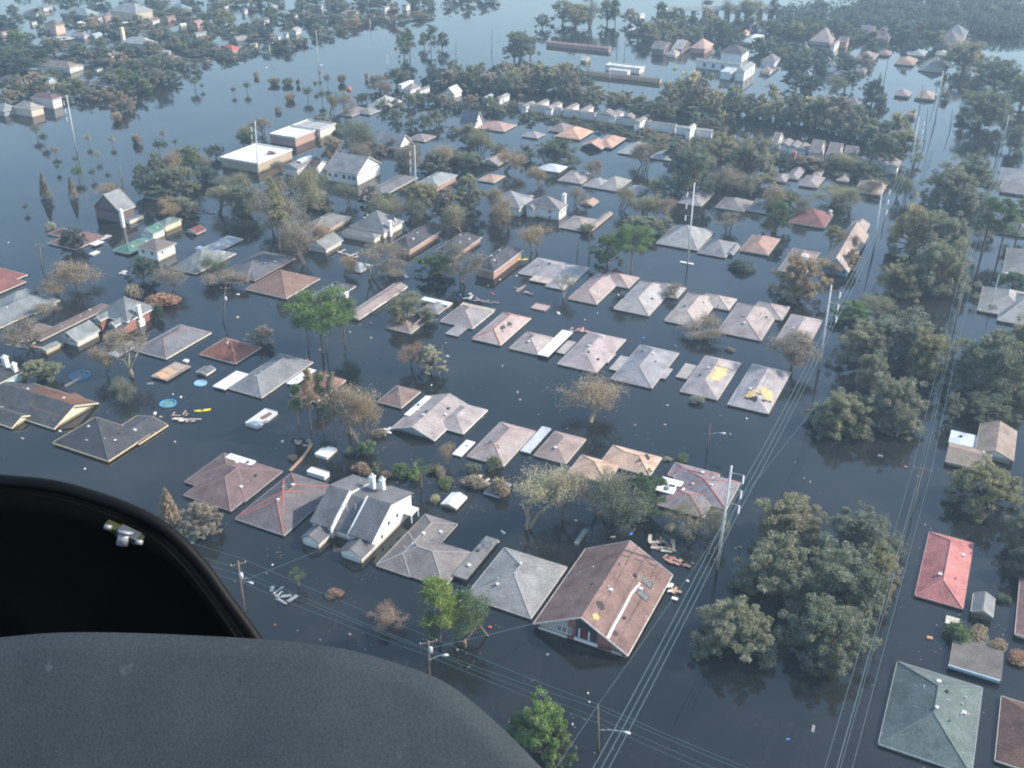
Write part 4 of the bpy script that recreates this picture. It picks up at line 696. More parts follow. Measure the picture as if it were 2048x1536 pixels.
# far bridge / white causeway barrier
def far_bridge():
    a, b = P(1500, 38), P(1552, 33); r = empty('bridge', a, 0); tag(r, 'white elevated road bridge crossing the far water behind bare trees', 'bridge'); TOPS.append(r)
    a, b = P(1330, 38), P(1552, 32); d = (b-a); L = d.length; r.location = a; r.rotation_euler.z = math.atan2(d.y, d.x)
    MB().box(0, L, -4, 4, 5.0, 6.0).build('deck', plain((.5,.5,.48), .8, .1, name='concrete'), r)
    MB().box(0, L, -4.2, -4.003, 5.2, 8.0).build('barrier', plain((.78,.76,.68), .8, .1, name='pale_concrete'), r)
    for i in range(10):
        x = L*(i+.5)/10; MB().box(x-.6, x+.6, -3, 3, -1, 4.997).build('pier', plain((.5,.5,.48), .8, .1, name='concrete'), r)
far_bridge()
LANDMARKS.append(('the far bridge', (1500, 36)))
# ---------------------------------------------------------------- trees
def leafquad(mb, c, s, rnd, up=1.5):
    n = Vector((rnd.gauss(0,1), rnd.gauss(0,1), rnd.gauss(0,1)+up)).normalized()
    a = n.orthogonal().normalized(); t = rnd.uniform(0, 6.28); b = n.cross(a)
    x = (a*math.cos(t)+b*math.sin(t))*s*rnd.uniform(.6, 1.2); y = (b*math.cos(t)-a*math.sin(t))*s*rnd.uniform(.35, .8)
    mb.add([c-x, c-y*.9, c+x, c+y], [(0, 1, 2, 3)])
def limb(mb, pts, r0, r1, n=5):
    for i in range(len(pts)-1):
        a, b = r0+(r1-r0)*i/(len(pts)-1), r0+(r1-r0)*(i+1)/(len(pts)-1)
        mb.tube(pts[i], pts[i+1], a, b, n, False)
def wiggle(a, b, rnd, k=3, amt=.12):
    a, b = Vector(a), Vector(b); L = (b-a).length; out = [a]
    for i in range(1, k): out.append(a.lerp(b, i/k) + Vector((rnd.uniform(-1,1), rnd.uniform(-1,1), rnd.uniform(-.5,.8)))*L*amt)
    return out+[b]
def proto_broad(seed, nl, rad=6.0, ht=8.0, low=.12, lobes=26, leaf=.34, spread=.30, thin=1.0):
    rnd = random.Random(seed); tk, cr_ = MB(), MB(); base = Vector((0,0,-1.5)); fork = Vector((rnd.uniform(-.3,.3), rnd.uniform(-.3,.3), ht*.16))
    limb(tk, [base, fork], rad*.085, rad*.07, 7); C = []
    for i in range(lobes):
        t = rnd.uniform(0, 6.283); e = rnd.uniform(low, 1); rr_ = math.sqrt(max(0, 1-(max(0, e-.28)/.74)**2))*rnd.uniform(.45, .92)
        if e < .3: rr_ = rnd.uniform(.55, .95)
        C.append(Vector((math.cos(t)*rad*rr_, math.sin(t)*rad*rr_, ht*e*.93+rnd.uniform(-.3,.3))))
    for c in C:
        mid = fork.lerp(c, .5)+Vector((rnd.uniform(-.5,.5), rnd.uniform(-.5,.5), rnd.uniform(-.1,.8)))
        limb(tk, [fork, mid, c], rad*.035, rad*.008, 4)
        for j in range(4):
            limb(tk, [c.lerp(mid, .2), c+Vector((rnd.gauss(0,1), rnd.gauss(0,1), rnd.gauss(0,.7)))*rad*.14], rad*.008, rad*.003, 3)
    per = nl//lobes
    for c in C:
        s = rad*spread*rnd.uniform(.65, 1.2)
        subs = [c+Vector((rnd.gauss(0,1), rnd.gauss(0,1), rnd.gauss(0,.7)))*s*.6 for _ in range(5)]
        for _ in range(per):
            q = rnd.choice(subs); d = Vector((rnd.gauss(0,1), rnd.gauss(0,1), rnd.gauss(0,1))).normalized()
            p = q + Vector((d.x, d.y, d.z*.75))*s*.55*(rnd.random()**.4)*thin
            if p.z > .1: leafquad(cr_, p, leaf*rnd.uniform(.7, 1.25), rnd)
    return tk, cr_, rad, ht
def branchy(mb, rnd, a, d, L, r, depth, tips):
    b = a + d*L; limb(mb, wiggle(a, b, rnd, 3, .06), r, r*.6, 5 if depth > 2 else 3)
    if depth <= 1:
        for i in range(3): mb.tube(a.lerp(b, rnd.random()), b+Vector((rnd.gauss(0,1), rnd.gauss(0,1), rnd.gauss(.3,.7)))*L*.55, r*.35, r*.12, 3, False)
    if depth == 0: tips.append(b); return
    for i in range(rnd.choice((2, 3, 3))):
        nd = (d + Vector((rnd.gauss(0,.58), rnd.gauss(0,.58), rnd.gauss(.08,.3)))).normalized()
        branchy(mb, rnd, a.lerp(b, rnd.uniform(.55, 1)), nd, L*rnd.uniform(.6, .82), r*.58, depth-1, tips)
    tips.append(b)
def proto_bare(seed, nl, ht=13.0, leaf=.26, trunks=2, depth=4, spread=.7):
    rnd = random.Random(seed); tk, cr_ = MB(), MB(); tips = []
    for i in range(trunks):
        d = Vector((rnd.gauss(0,.22)*trunks*.6, rnd.gauss(0,.22)*trunks*.6, 1)).normalized()
        branchy(tk, rnd, Vector((rnd.uniform(-.3,.3), rnd.uniform(-.3,.3), -1.2)), d, ht*.34, .30, depth, tips)
    mx = max(abs(c) for p in tips for c in (p.x, p.y)); top = max(p.z for p in tips)
    for _ in range(nl):
        p = rnd.choice(tips); leafquad(cr_, p+Vector((rnd.gauss(0,1), rnd.gauss(0,1), rnd.gauss(0,.8)))*spread, leaf*rnd.uniform(.6,1.3), rnd)
    return tk, cr_, mx*.85, top
def proto_pine(seed, nl, ht=14.0, low=.35, rad=3.2, leaf=.30, n=22, umb=False):
    rnd = random.Random(seed); tk, cr_ = MB(), MB(); lean = Vector((rnd.uniform(-.6,.6), rnd.uniform(-.6,.6), 0))
    pts = [Vector((0,0,-1.5))]+[Vector((lean.x*t*t, lean.y*t*t, ht*t)) for t in (.3,.6,.85,1)]
    limb(tk, pts, .26, .05, 7); per = nl//n
    for i in range(n):
        t = low+(1-low)*(i+rnd.random())/n; z = ht*t; o = Vector((lean.x*t*t, lean.y*t*t, z)); a = rnd.uniform(0, 6.283)
        rr_ = rad*((1.15-abs(t-.72)*1.6) if umb else (1.12-.8*((t-low)/(1-low))))*rnd.uniform(.55, 1.1)
        e = o+Vector((math.cos(a)*rr_, math.sin(a)*rr_, rr_*rnd.uniform(.1,.5)))
        limb(tk, wiggle(o, e, rnd, 3, .07), .075, .02, 4)
        for k in range(3):
            q = o.lerp(e, rnd.uniform(.6, 1.0))+Vector((rnd.gauss(0,.35), rnd.gauss(0,.35), rnd.gauss(.1,.2)))
            for _ in range(per//3):
                d = Vector((rnd.gauss(0,1), rnd.gauss(0,1), rnd.gauss(0,.6))); leafquad(cr_, q+d*.42*rad/3, leaf*rnd.uniform(.6,1.2), rnd)
    return tk, cr_, rad, ht
def proto_bush(seed, nl, rad=2.0, ht=2.2, leaf=.22):
    rnd = random.Random(seed); tk, cr_ = MB(), MB()
    for i in range(9):
        a = rnd.uniform(0, 6.28); limb(tk, wiggle((0,0,-.5), (math.cos(a)*rad*.7, math.sin(a)*rad*.7, ht*rnd.uniform(.4,.9)), rnd), .06, .015, 3)
    lob = [Vector((math.cos(a)*rad*.55*rnd.random(), math.sin(a)*rad*.55*rnd.random(), ht*rnd.uniform(.2,.62))) for a in [rnd.uniform(0,6.28) for _ in range(9)]]
    for _ in range(nl):
        c = rnd.choice(lob); d = Vector((rnd.gauss(0,1), rnd.gauss(0,1), rnd.gauss(0,1))).normalized()*(rnd.random()**.4)
        p = c+Vector((d.x*rad*.5, d.y*rad*.5, d.z*ht*.36))
        if p.z > 0: leafquad(cr_, p, leaf*rnd.uniform(.6,1.2), rnd)
    return tk, cr_, rad, ht
def proto_palm(seed, ht=3.2):
    rnd = random.Random(seed); tk, cr_ = MB(), MB(); limb(tk, [Vector((0,0,-1)), Vector((.1,0,ht*.5)), Vector((0,.1,ht))], .2, .15, 8)
    for i in range(26):
        a = rnd.uniform(0, 6.28); el = rnd.uniform(-.3, 1.1); L = rnd.uniform(1.5, 2.1); d = Vector((math.cos(a)*math.cos(el), math.sin(a)*math.cos(el), math.sin(el)))
        o = Vector((0,.1,ht)); sd_ = d.cross(Vector((0,0,1))).normalized(); h0 = o+d*L*.5
        for k in range(-5, 6):
            f = (d*math.cos(k*.26)+sd_*math.sin(k*.26)); e = h0+f*L*.55; e.z -= .35
            w = sd_*.05+Vector((0,0,.02)); m_ = h0.lerp(e, .5); cr_.add([h0-w*.3, m_-w, e, m_+w], [(0,1,2,3)])
        cr_.add([o-sd_*.03, h0-sd_*.03, h0+sd_*.03, o+sd_*.03], [(0,1,2,3)])
    return tk, cr_, 2.2, ht+1.8
def proto_cone(seed, nl, ht=6.0, rad=1.3):
    rnd = random.Random(seed); tk, cr_ = MB(), MB(); limb(tk, [Vector((0,0,-1)), Vector((0,0,ht*.95))], .16, .03, 5)
    for _ in range(nl):
        t = rnd.random()**.8; a = rnd.uniform(0, 6.28); r = rad*(1-t)**.75*rnd.uniform(.45, 1.1); leafquad(cr_, Vector((math.cos(a)*r, math.sin(a)*r, .2+t*ht)), .22, rnd)
    return tk, cr_, rad, ht
def proto_stick(seed, nl):
    rnd = random.Random(seed); tk, cr_ = MB(), MB(); limb(tk, [Vector((0,0,-1)), Vector((.1,.1,2.0)), Vector((0,0,4.0))], .12, .03, 5)
    for i in range(7):
        a = rnd.uniform(0,6.28); limb(tk, [Vector((0,0,1.4+i*.3)), Vector((math.cos(a)*1.1, math.sin(a)*1.1, 2.2+i*.3))], .04, .01, 3)
    for _ in range(nl):
        d = Vector((rnd.gauss(0,1), rnd.gauss(0,1), rnd.gauss(0,1))).normalized()*(rnd.random()**.5)
        p = Vector((d.x*1.35, d.y*1.35, 2.9+d.z*1.5))
        if math.sin(p.x*3+seed)*math.sin(p.y*3.3)+math.sin(p.z*3) > -.5: leafquad(cr_, p, .2, rnd)
    return tk, cr_, 1.4, 4.4
def mkp(fn, bark, seeds, **kw):
    out = []
    for s in seeds:
        a, b, r, h = fn(s, **kw); out.append((a.mesh('trunk', bark, True), b.mesh('crown', LEAF['olive']), r, h))
    return out
PROTO = {
 'oak': mkp(proto_broad, BARK, (11, 12, 13), nl=24000, rad=7.0, ht=9.0, lobes=42, leaf=.21, low=.06, spread=.25),
 'tree': mkp(proto_broad, BARK, (21, 22, 23, 24), nl=9500, rad=4.4, ht=8.2, lobes=26, leaf=.20, low=.2, spread=.27),
 'farm': mkp(proto_broad, BARK, (31, 32, 33, 34), nl=3600, rad=4.6, ht=7.6, lobes=18, leaf=.34, low=.08, spread=.30),
 'thin': mkp(proto_bare, BARK, (41, 42, 43), nl=5200, leaf=.16, trunks=2, depth=5, spread=.6),
 'wisp': mkp(proto_bare, BARK, (45, 46, 47, 48), nl=7500, leaf=.17, trunks=3, depth=4, spread=.85),
 'bare': mkp(proto_bare, BARKP, (51, 52, 53), nl=4200, leaf=.13, trunks=2, depth=5, spread=.55),
 'pine': mkp(proto_pine, BARK, (61, 62, 63), nl=6000, leaf=.22),
 'umb': mkp(proto_pine, BARK, (64, 65), nl=9000, leaf=.20, umb=True, low=.5, rad=4.6, ht=11.0, n=26),
 'bush': mkp(proto_bush, BARK, (71, 72, 73), nl=1500),
 'palm': mkp(proto_palm, BARK, (81, 82)),
 'cone': mkp(proto_cone, BARK, (91, 92), nl=2200),
 'stick': mkp(proto_stick, BARK, (95, 96, 97), nl=650),
}
KN = {'wisp':'thin_tree','oak':'oak_tree','tree':'broadleaf_tree','farm':'broadleaf_tree','thin':'thin_tree','bare':'bare_tree','pine':'pine_tree','umb':'pine_tree','bush':'bush','palm':'palm_tree','cone':'conical_tree','stick':'sapling'}
CW = {'olive':'olive green','green':'green','dark':'dark green','brown':'brownish','pale':'yellowish','rust':'rusty brown','bright':'bright green','grey':'grey-green'}
DW = {'wisp':'wispy tree','oak':'broad spreading oak','tree':'leafy tree','farm':'leafy tree','thin':'thin-leaved tree','bare':'nearly bare tree','pine':'tall pine','umb':'flat-topped pine','bush':'bush','palm':'palm','cone':'pointed tree','stick':'sapling'}
GW = {'wisp':'thin trees','oak':'oaks','tree':'leafy trees','farm':'leafy trees','thin':'thin trees','bare':'bare trees','pine':'pines','umb':'pines','bush':'bushes','palm':'palms','cone':'pointed trees','stick':'saplings'}
rt = random.Random(5); NT = 0
def tree(kind, x, yt, yb, w, col='olive', label=None, lean=None):
    """x = centre, yt/yb = top and bottom of the whole plant in the photo, w = its width (photo pixels)"""
    global NT; NT += 1
    if kind == 'tree' and col in ('brown', 'grey', 'olive') and w > 30 and not label and rt.random() < (.65 if col != 'olive' else .3): kind = 'wisp'
    pr = rt.choice(PROTO[kind]); me_t, me_c, pr_r, pr_h = pr
    B = P(x, yb); s = ppm(B); E = math.atan2(CAM_H, math.hypot(B.x, B.y)); W = w/s
    if kind in ('pine', 'palm', 'umb', 'stick', 'cone'):
        Hh = max(1.2, (above(B, x, yt).z) - (.2*W*math.sin(E) if kind != 'cone' else 0)); base = B
    else:
        back = .40*W; base = B + Vector((B.x, B.y, 0)).normalized()*back
        Hh = max(.35*W, ((yb-yt)/s - W*math.sin(E)*.72)/math.cos(E)); Hh = min(Hh, 14)
    sx = (W/2)/pr_r; sz = Hh/pr_h
    r = empty(KN[kind], (base.x, base.y, 0), rt.uniform(0, 6.28)); r.scale = (sx, sx, sz)
    if lean: r.rotation_euler = Matrix.Rotation(lean[0], 3, Vector((-RT*1.0) if False else Vector((0,1,0)))).to_euler(); r.rotation_euler.rotate(Matrix.Rotation(lean[1] if len(lean) > 1 else 0, 3, 'X'))
    a = bpy.data.objects.new('trunk', me_t); b = bpy.data.objects.new('crown', me_c)
    for o in (a, b): LINK(o); o.parent = r
    b.material_slots[0].link = 'OBJECT'; b.material_slots[0].material = LEAF[col]
    r['category'] = 'bush' if kind == 'bush' else 'tree'
    r['group'] = GW[kind] + ' standing in the flood'
    if label: r['label'] = label
    else: r['_auto'] = CW[col]+' '+DW[kind]
    r['_px'] = (x, (yt+yb)/2); r['_w'] = w*(1 if r.get('label') else .6+.4*(kind!='farm')); TOPS.append(r); return r
T = tree
# big oaks, lower right
for a in [(1572,975,1110,150),(1703,1000,1150,165),(1545,1062,1225,165),(1665,1075,1260,205),(1462,1190,1338,170),(1640,1185,1350,172),(1745,1085,1200,90),
          (1681,772,880,125),(1772,740,868,125),(1655,805,872,95),(1795,610,745,185),(1720,640,745,120),(1843,655,770,105),(1790,520,600,85),(1872,400,545,120),(1820,395,520,100),(1868,470,600,125),(1735,700,790,70),
          (1975,645,805,170),(2030,630,770,110),(1930,700,790,90),(1955,910,1035,140),(2035,1010,1110,80),(1955,150,262,120),(1985,90,190,110),(2030,250,310,50),(1925,75,150,90),(2040,120,220,70)]:
    T('oak', *a, 'olive' if rt.random() < .6 else 'grey')
T('oak',1890,325,425,110,'grey'); T('oak',1935,310,400,100,'olive'); T('oak',1595,505,608,105,'brown'); T('oak',1440,265,345,95,'grey'); T('oak',1385,285,400,110,'olive'); T('oak',1495,270,372,110,'grey')
T('oak',2035,1085,1165,70,'dark'); T('tree',1810,900-70,880,70,'grey'); T('bare',1790,800,885,60,'grey')
# named single trees
T('bare',1055,905,1095,165,'pale','big pale leafless-looking sycamore in the lower centre',None)
T('thin',1125,925,1060,90,'brown'); T('tree',1225,925,1070,120,'olive'); T('tree',1285,935,1050,80,'green','green-leaved tree crowded against the dark roof with patio roof'); 
T('bare',1190,925,1065,150,'grey'); T('bare',1390,1000,1092,110,'olive'); T('tree',1440,1010,1090,60,'grey')
T('bare',1180,738,878,155,'brown','large bare-branched tree alone in the flooded street'); 
T('bare',705,728,895,140,'brown','half bare tree with snapped top amid the cluster of pine trunks')
for x, yt, yb, w in [(622,738,860,34),(648,745,868,30),(670,750,877,30),(597,768,850,36)]: T('pine',x,yt,yb,w,'green' if x in (597, 648) else 'brown')
T('thin',735,770,905,70,'brown'); T('thin',640,745,820,60,'rust'); T('bare',715,820,900,60,'brown')
T('umb',645,590,705,112,'bright','bright green flat-topped pine beside a wooden utility pole'); T('umb',690,600,690,70,'green'); T('umb',617,605,700,60,'green')
T('thin',822,680,745,50,'rust'); T('tree',862,686,756,62,'pale','bushy yellow-brown tree standing alone in the middle street')
T('tree',528,648,694,52,'brown'); T('pine',1500-140-115+2,465,545,10,'green') if False else None
T('tree',1216,462,540,70,'green'); T('umb',1262,455,548,70,'bright','lime green tree rising before the broad grey hip roof'); T('tree',1290,425,480,95,'olive')
T('bare',1125,545,606,62,'pale'); T('thin',1068,440,515,75,'brown'); T('thin',925,478,578,85,'brown'); T('tree',870,500,562,80,'green'); T('bare',742,468,575,125,'brown')
T('thin',780,520,560,70,'brown'); T('thin',1405,628,685,85,'brown'); T('bush',1480,516,546,62,'dark'); T('bush',1392,785,812,36,'pale'); T('bush',1458,690,705,24,'brown')
T('thin',1580,655,755,85,'brown'); T('tree',1598,650,700,60,'brown'); T('tree',1700,595,655,85,'bright','yellow-green sunlit tree crown behind the power lines'); T('tree',1755,590,640,90,'olive')
T('palm',598,1130,1172,44,'green','small fan palm alone in the flooded lower street'); T('bush',672,1170,1202,40,'rust','round rusty bush top poking out of the lower street')
T('bare',790,1198,1262,90,'rust'); T('tree',1085,1395,1545,118,'bright','bright green tree at the bottom edge beside the grey cowl'); T('tree',1120,1450,1545,60,'green'); T('tree',1035,1425,1500,50,'bright')
T('pine',880,1152,1285,88,'bright','tall green pine with visible limbs before the taupe roof'); T('umb',975,1178,1272,100,'green','snapped green pine leaning over the light grey hip roof',(-.5,.1))
T('pine',865,1230,1300,34,'green')
T('cone',342,980,1050,44,'brown'); T('tree',410,993,1085,84,'brown','withered tree beside the dark aircraft door frame'); T('tree',395,1050,1085,50,'pale'); T('cone',330,1015,1052,36,'brown')
T('palm',842,912,975,52,'green','fan palm in the garden strip behind the white townhouse'); T('palm',757,915,955,30,'green')
for a in [(735,870,918,55,'green'),(725,918,955,48,'rust'),(800,918,960,50,'green'),(830,930,965,40,'bright'),(775,935,962,36,'rust'),(895,878,938,36,'thinb'),(945,918,955,44,'olive'),(890,955,980,46,'green'),(865,920,950,36,'olive'),(880,925,955,30,'brown'),(950,945,985,60,'brown'),(985,900,945,40,'olive'),(700,890,915,36,'dark'),(760,850,880,40,'brown'),(870,985,1010,30,'pale'),(655,875,900,30,'dark'),(585,905,925,24,'brown'),(1000,945,1000,60,'brown')]:
    if a[4] == 'thinb': T('thin', a[0], a[1], a[2], a[3], 'brown')
    else: T('bush', a[0], a[1], a[2], a[3], a[4])
T('bush',1365,908,925,34,'green'); T('bush',1335,912,925,22,'pale'); T('bush',1320,945,985,32,'green'); T('bush',1338,1050,1065,30,'pale')
T('bush',1910,1230,1290,70,'green') ; T('bush',1950,1245,1290,60,'brown'); T('bush',1990,1270,1310,50,'brown'); T('bush',2030,1290,1330,50,'rust'); T('bush',2005,1190,1210,40,'dark')
# left middle
for k, *a in [('tree',155,515,598,105,'brown'),('thin',115,545,602,70,'brown'),('tree',290,508,572,66,'dark'),('thin',350,525,592,70,'brown'),('bush',270,562,602,56,'brown'),('bush',330,578,622,78,'rust'),('tree',72,628,708,85,'brown'),('thin',95,600,640,50,'brown'),
  ('tree',85,712,775,85,'olive'),('tree',245,752,808,54,'olive'),('bare',265,655,775,120,'brown'),('bush',230,660,690,60,'brown'),('thin',455,533,582,80,'brown'),('tree',148,452,505,55,'dark'),('bush',101,438,462,26,'pale'),('bush',70,575,600,40,'brown'),('thin',215,690,760,50,'brown'),('bush',318,600,640,24,'green'),
  ('tree',318,370,402,84,'olive'),('tree',370,390,440,70,'olive'),('thin',345,395,450,60,'brown'),('tree',440,370,440,84,'grey'),('tree',485,365,440,70,'olive'),('tree',220,365,405,64,'brown'),
  ('tree',570,345,500,100,'brown'),('tree',610,335,440,90,'olive'),('thin',545,365,470,70,'brown'),('tree',610,440,540,76,'brown'),('pine',560,360,500,50,'olive'),('bush',655,410,430,36,'dark'),
  ('tree',845,360,440,80,'olive'),('tree',895,372,440,76,'brown'),('tree',935,345,430,80,'olive'),('thin',800,395,450,50,'brown'),('tree',925,405,480,70,'grey'),('tree',985,375,440,50,'brown'),('tree',1020,395,470,60,'brown'),
  ('tree',820,290,360,60,'brown'),('tree',870,300,350,60,'grey'),('tree',930,300,340,70,'olive'),('tree',700,240,320,90,'olive'),('tree',665,270,340,60,'brown'),('tree',720,290,350,56,'brown'),('tree',860,320,350,50,'dark'),
  ('oak',1112,275,335,84,'dark'),('bush',1190,317,334,26,'rust'),('tree',1345,330,400,90,'olive'),('tree',1310,355,400,60,'grey'),('tree',1570,380,425,90,'olive'),('tree',1655,370,425,100,'olive'),('tree',1700,375,440,70,'olive'),('tree',1550,395,470,60,'green'),
  ('tree',1560,300,345,70,'dark'),('tree',1625,310,345,60,'brown'),('tree',1670,322,355,90,'olive'),('tree',1730,330,362,80,'dark'),('tree',1745,355,390,60,'brown'),('tree',1455,330,400,80,'brown'),('tree',1500,345,400,60,'grey'),('pine',1660,450,500,36,'olive'),('thin',1690,455,510,40,'brown'),('thin',1660,515,560,44,'brown'),('tree',1700,495,545,40,'brown'),
  ('tree',1285,385,430,70,'olive'),('thin',1455,425,470,60,'brown'),('bush',1175,440,470,40,'olive'),('tree',1790,345,400,50,'olive'),('palm',1825,295,350,40,'olive'),('tree',1795,255,330,90,'olive'),('tree',1760,265,340,80,'dark'),
  ('pine',1965,395,500,60,'green'),('pine',1998,400,510,60,'green'),('pine',2035,400,470,50,'green'),('tree',1985,450,490,70,'brown'),('bush',1985,600,628,44,'brown'),('tree',2025,540,580,70,'green'),('oak',1960,790,850,110,'dark'),('tree',1895,780,850,40,'grey'),
  ('tree',1790,1075,1120,40,'olive'),('bush',1505,1150,1190,60,'olive')]:
    T(k, *a)
# saplings along the drowned median, upper left
for k, *a in [('stick',75,245,275,22,'olive'),('stick',90,262,290,20,'green'),('bush',234,220,246,34,'brown'),('bush',262,213,228,16,'brown'),('stick',178,265,290,14,'pale'),('stick',112,290,312,20,'brown'),('stick',226,268,292,14,'pale'),('bush',275,262,290,28,'brown'),('stick',327,258,278,16,'brown'),
  ('stick',320,275,306,26,'green'),('stick',352,276,294,12,'green'),('stick',117,325,344,12,'green'),('stick',152,310,328,14,'green'),('stick',158,330,360,28,'bright'),('stick',187,334,358,16,'green'),('stick',218,342,362,14,'green'),('cone',92,348,395,22,'brown'),('cone',147,355,395,18,'brown'),('stick',197,300,322,14,'pale'),('stick',53,405,425,12,'green'),('stick',100,380,402,16,'olive'),
  ('tree',290,325,395,40,'olive'),('tree',320,305,385,50,'olive'),('tree',350,300,375,50,'brown'),('tree',380,290,360,50,'green'),('tree',408,300,350,40,'brown'),('tree',335,335,400,60,'olive'),('tree',375,330,395,60,'olive'),('tree',415,330,370,60,'dark'),('tree',455,345,378,60,'grey'),('tree',432,288,320,40,'dark'),
  ('tree',490,248,290,40,'olive'),('tree',528,232,275,54,'brown'),('tree',500,260,300,40,'green'),('tree',545,300,330,30,'brown'),('tree',560,320,350,36,'olive'),
  ('stick',468,172,190,12,'green'),('stick',495,160,185,16,'green'),('bush',513,140,156,18,'brown'),('bush',548,152,172,34,'olive'),('bush',575,152,172,28,'olive'),('bush',597,156,172,12,'brown'),('bush',580,182,204,28,'brown'),('bush',556,210,226,20,'brown'),('stick',390,148,180,24,'green'),('stick',405,165,180,12,'green'),
  ('stick',616,170,200,24,'green'),('stick',632,158,180,12,'green'),('stick',655,145,172,16,'olive'),('bush',685,145,168,24,'brown'),('stick',645,175,205,18,'green'),('stick',668,182,220,30,'dark'),('tree',690,185,235,40,'brown'),('tree',660,190,230,34,'grey'),('tree',725,185,210,34,'green'),
  ('tree',760,148,185,50,'brown'),('tree',795,135,178,50,'olive'),('tree',775,160,195,40,'brown'),('bush',850,155,170,20,'dark'),('stick',697,172,186,8,'rust'),('stick',640,140,156,8,'brown'),('bush',733,143,160,12,'brown'),
  ('tree',808,62,120,40,'olive'),('pine',820,58,115,30,'green'),('tree',848,65,98,22,'dark'),('pine',862,50,100,24,'green'),('tree',885,65,100,26,'dark'),('stick',868,48,72,20,'olive'),
  ('tree',1040,62,125,66,'grey'),('tree',1030,85,125,50,'brown'),('tree',1060,75,120,40,'olive'),('tree',1085,28,60,34,'brown'),('tree',1150,0,62,80,'olive'),('tree',1180,5,60,60,'grey'),('tree',1125,0,50,50,'olive'),('tree',1215,0,50,44,'green'),('pine',1230,0,48,24,'green'),('tree',1260,18,50,40,'brown'),('tree',1320,5,50,34,'green'),('tree',1350,15,50,40,'olive'),
  ('tree',1460,0,40,40,'grey'),('tree',1490,0,38,50,'grey'),('tree',1520,0,40,50,'grey'),('tree',1545,0,36,36,'dark'),('tree',1415,0,14,30,'grey'),
  ('tree',1590,140,185,60,'dark'),('tree',1620,150,190,50,'dark'),('tree',1655,150,195,60,'olive'),('tree',1690,140,185,50,'dark'),('oak',1742,158,215,50,'dark'),('tree',1755,190,240,34,'dark'),('oak',1888,178,200,22,'brown')]:
    T(k, *a)
# belts of trees, placed by walking along them
def belt(pts, n, w0, w1, hk=1.0, kinds=('farm',), cols=('olive','olive','grey','dark','brown'), seed=1, jy=8):
    rb = random.Random(seed); L = [math.hypot(b[0]-a[0], b[1]-a[1]) for a, b in zip(pts, pts[1:])]; S = sum(L)
    for i in range(n):
        t = (i+rb.uniform(-.4,.4)+.5)/n*S; k = 0
        while k < len(L)-1 and t > L[k]: t -= L[k]; k += 1
        f = max(0, min(1, t/L[k])); x = pts[k][0]+(pts[k+1][0]-pts[k][0])*f; y = pts[k][1]+(pts[k+1][1]-pts[k][1])*f+rb.uniform(-jy, jy)
        w = rb.uniform(w0, w1)*.9; h = w*rb.uniform(.6, 1.0)*hk
        T(rb.choice(kinds), x, y-h, y, w, rb.choice(cols))
belt([(860,165),(960,180),(1040,195)], 12, 40, 62, seed=1); belt([(880,150),(980,165),(1060,180)], 8, 40, 60, seed=2)
belt([(1010,172),(1100,184),(1165,192)], 12, 44, 66, hk=1.3, seed=3); belt([(1150,192),(1260,210),(1380,234),(1450,246)], 15, 38, 58, hk=.72, seed=33); T('farm',1335,165,235,60,'grey'); T('farm',1425,180,245,55,'grey'); belt([(1120,190),(1300,232),(1440,262)], 8, 30, 42, cols=('dark','olive','green'), seed=4)
belt([(1040,238),(1200,256),(1330,290),(1420,305)], 16, 30, 44, hk=.7, cols=('dark','dark','olive','brown'), seed=5)
belt([(1330,215),(1480,235),(1570,250),(1680,270),(1790,290)], 24, 50, 78, hk=1.3, cols=('olive','pale','grey','brown'), seed=6)
belt([(1540,322),(1620,335),(1700,345),(1790,352)], 9, 34, 50, cols=('dark','olive','green'), seed=7)
belt([(760,215),(850,215),(960,225),(1040,232)], 12, 30, 50, cols=('dark','olive','brown'), seed=8); belt([(780,245),(900,265),(960,290),(1050,330)], 10, 30, 52, cols=('brown','olive','grey'), seed=9)
# far left shore woods
belt([(0,215),(60,190),(130,190),(200,205),(250,225)], 9, 40, 62, cols=('olive','brown','grey'), seed=10, jy=5); belt([(215,190),(290,180),(350,170)], 8, 46, 66, cols=('brown','olive','grey','green'), seed=11)
belt([(0,110),(60,120),(150,122),(250,120),(340,140)], 13, 40, 66, cols=('dark','olive','dark','brown'), hk=.75, seed=12, jy=12); belt([(0,60),(40,90),(20,140),(60,150)], 8, 40, 70, cols=('dark','green','dark'), hk=.75, seed=13)
belt([(180,60),(330,85),(430,105)], 12, 36, 56, cols=('olive','dark','brown'), hk=.75, seed=14, jy=14); belt([(300,30),(450,60),(560,95)], 15, 32, 52, hk=.75, seed=15, jy=14)
belt([(380,115),(470,118),(560,100),(650,75),(760,48),(860,32)], 24, 26, 46, cols=('brown','olive','grey','rust'), hk=.75, seed=16, jy=7); belt([(560,40),(680,55),(760,35)], 14, 28, 46, hk=.75, seed=17, jy=10)
belt([(600,12),(750,18),(900,8),(1000,4)], 16, 26, 44, cols=('dark','olive','green','brown'), seed=18, jy=8)
belt([(120,20),(250,8),(400,10),(560,14)], 12, 32, 54, cols=('dark','olive','grey'), seed=19, jy=10)
for i_ in range(9):     # low scrub and small trees between the far left houses
    y_ = 14+i_*17; belt([(0+i_*4, y_), (250, y_-2), (max(300, 800-i_*62), y_-8-i_*0)], 14 if i_ < 6 else 9, 22, 32, hk=.8, cols=('olive','grey','brown','dark'), seed=40+i_, jy=8)
belt([(300,150),(360,140),(420,128)], 6, 26, 40, seed=60); belt([(1290,300),(1400,325),(1500,350)], 9, 40, 60, cols=('grey','olive'), seed=61); belt([(1600,345),(1700,362),(1780,375)], 8, 30, 46, hk=.8, cols=('olive','dark'), seed=62)
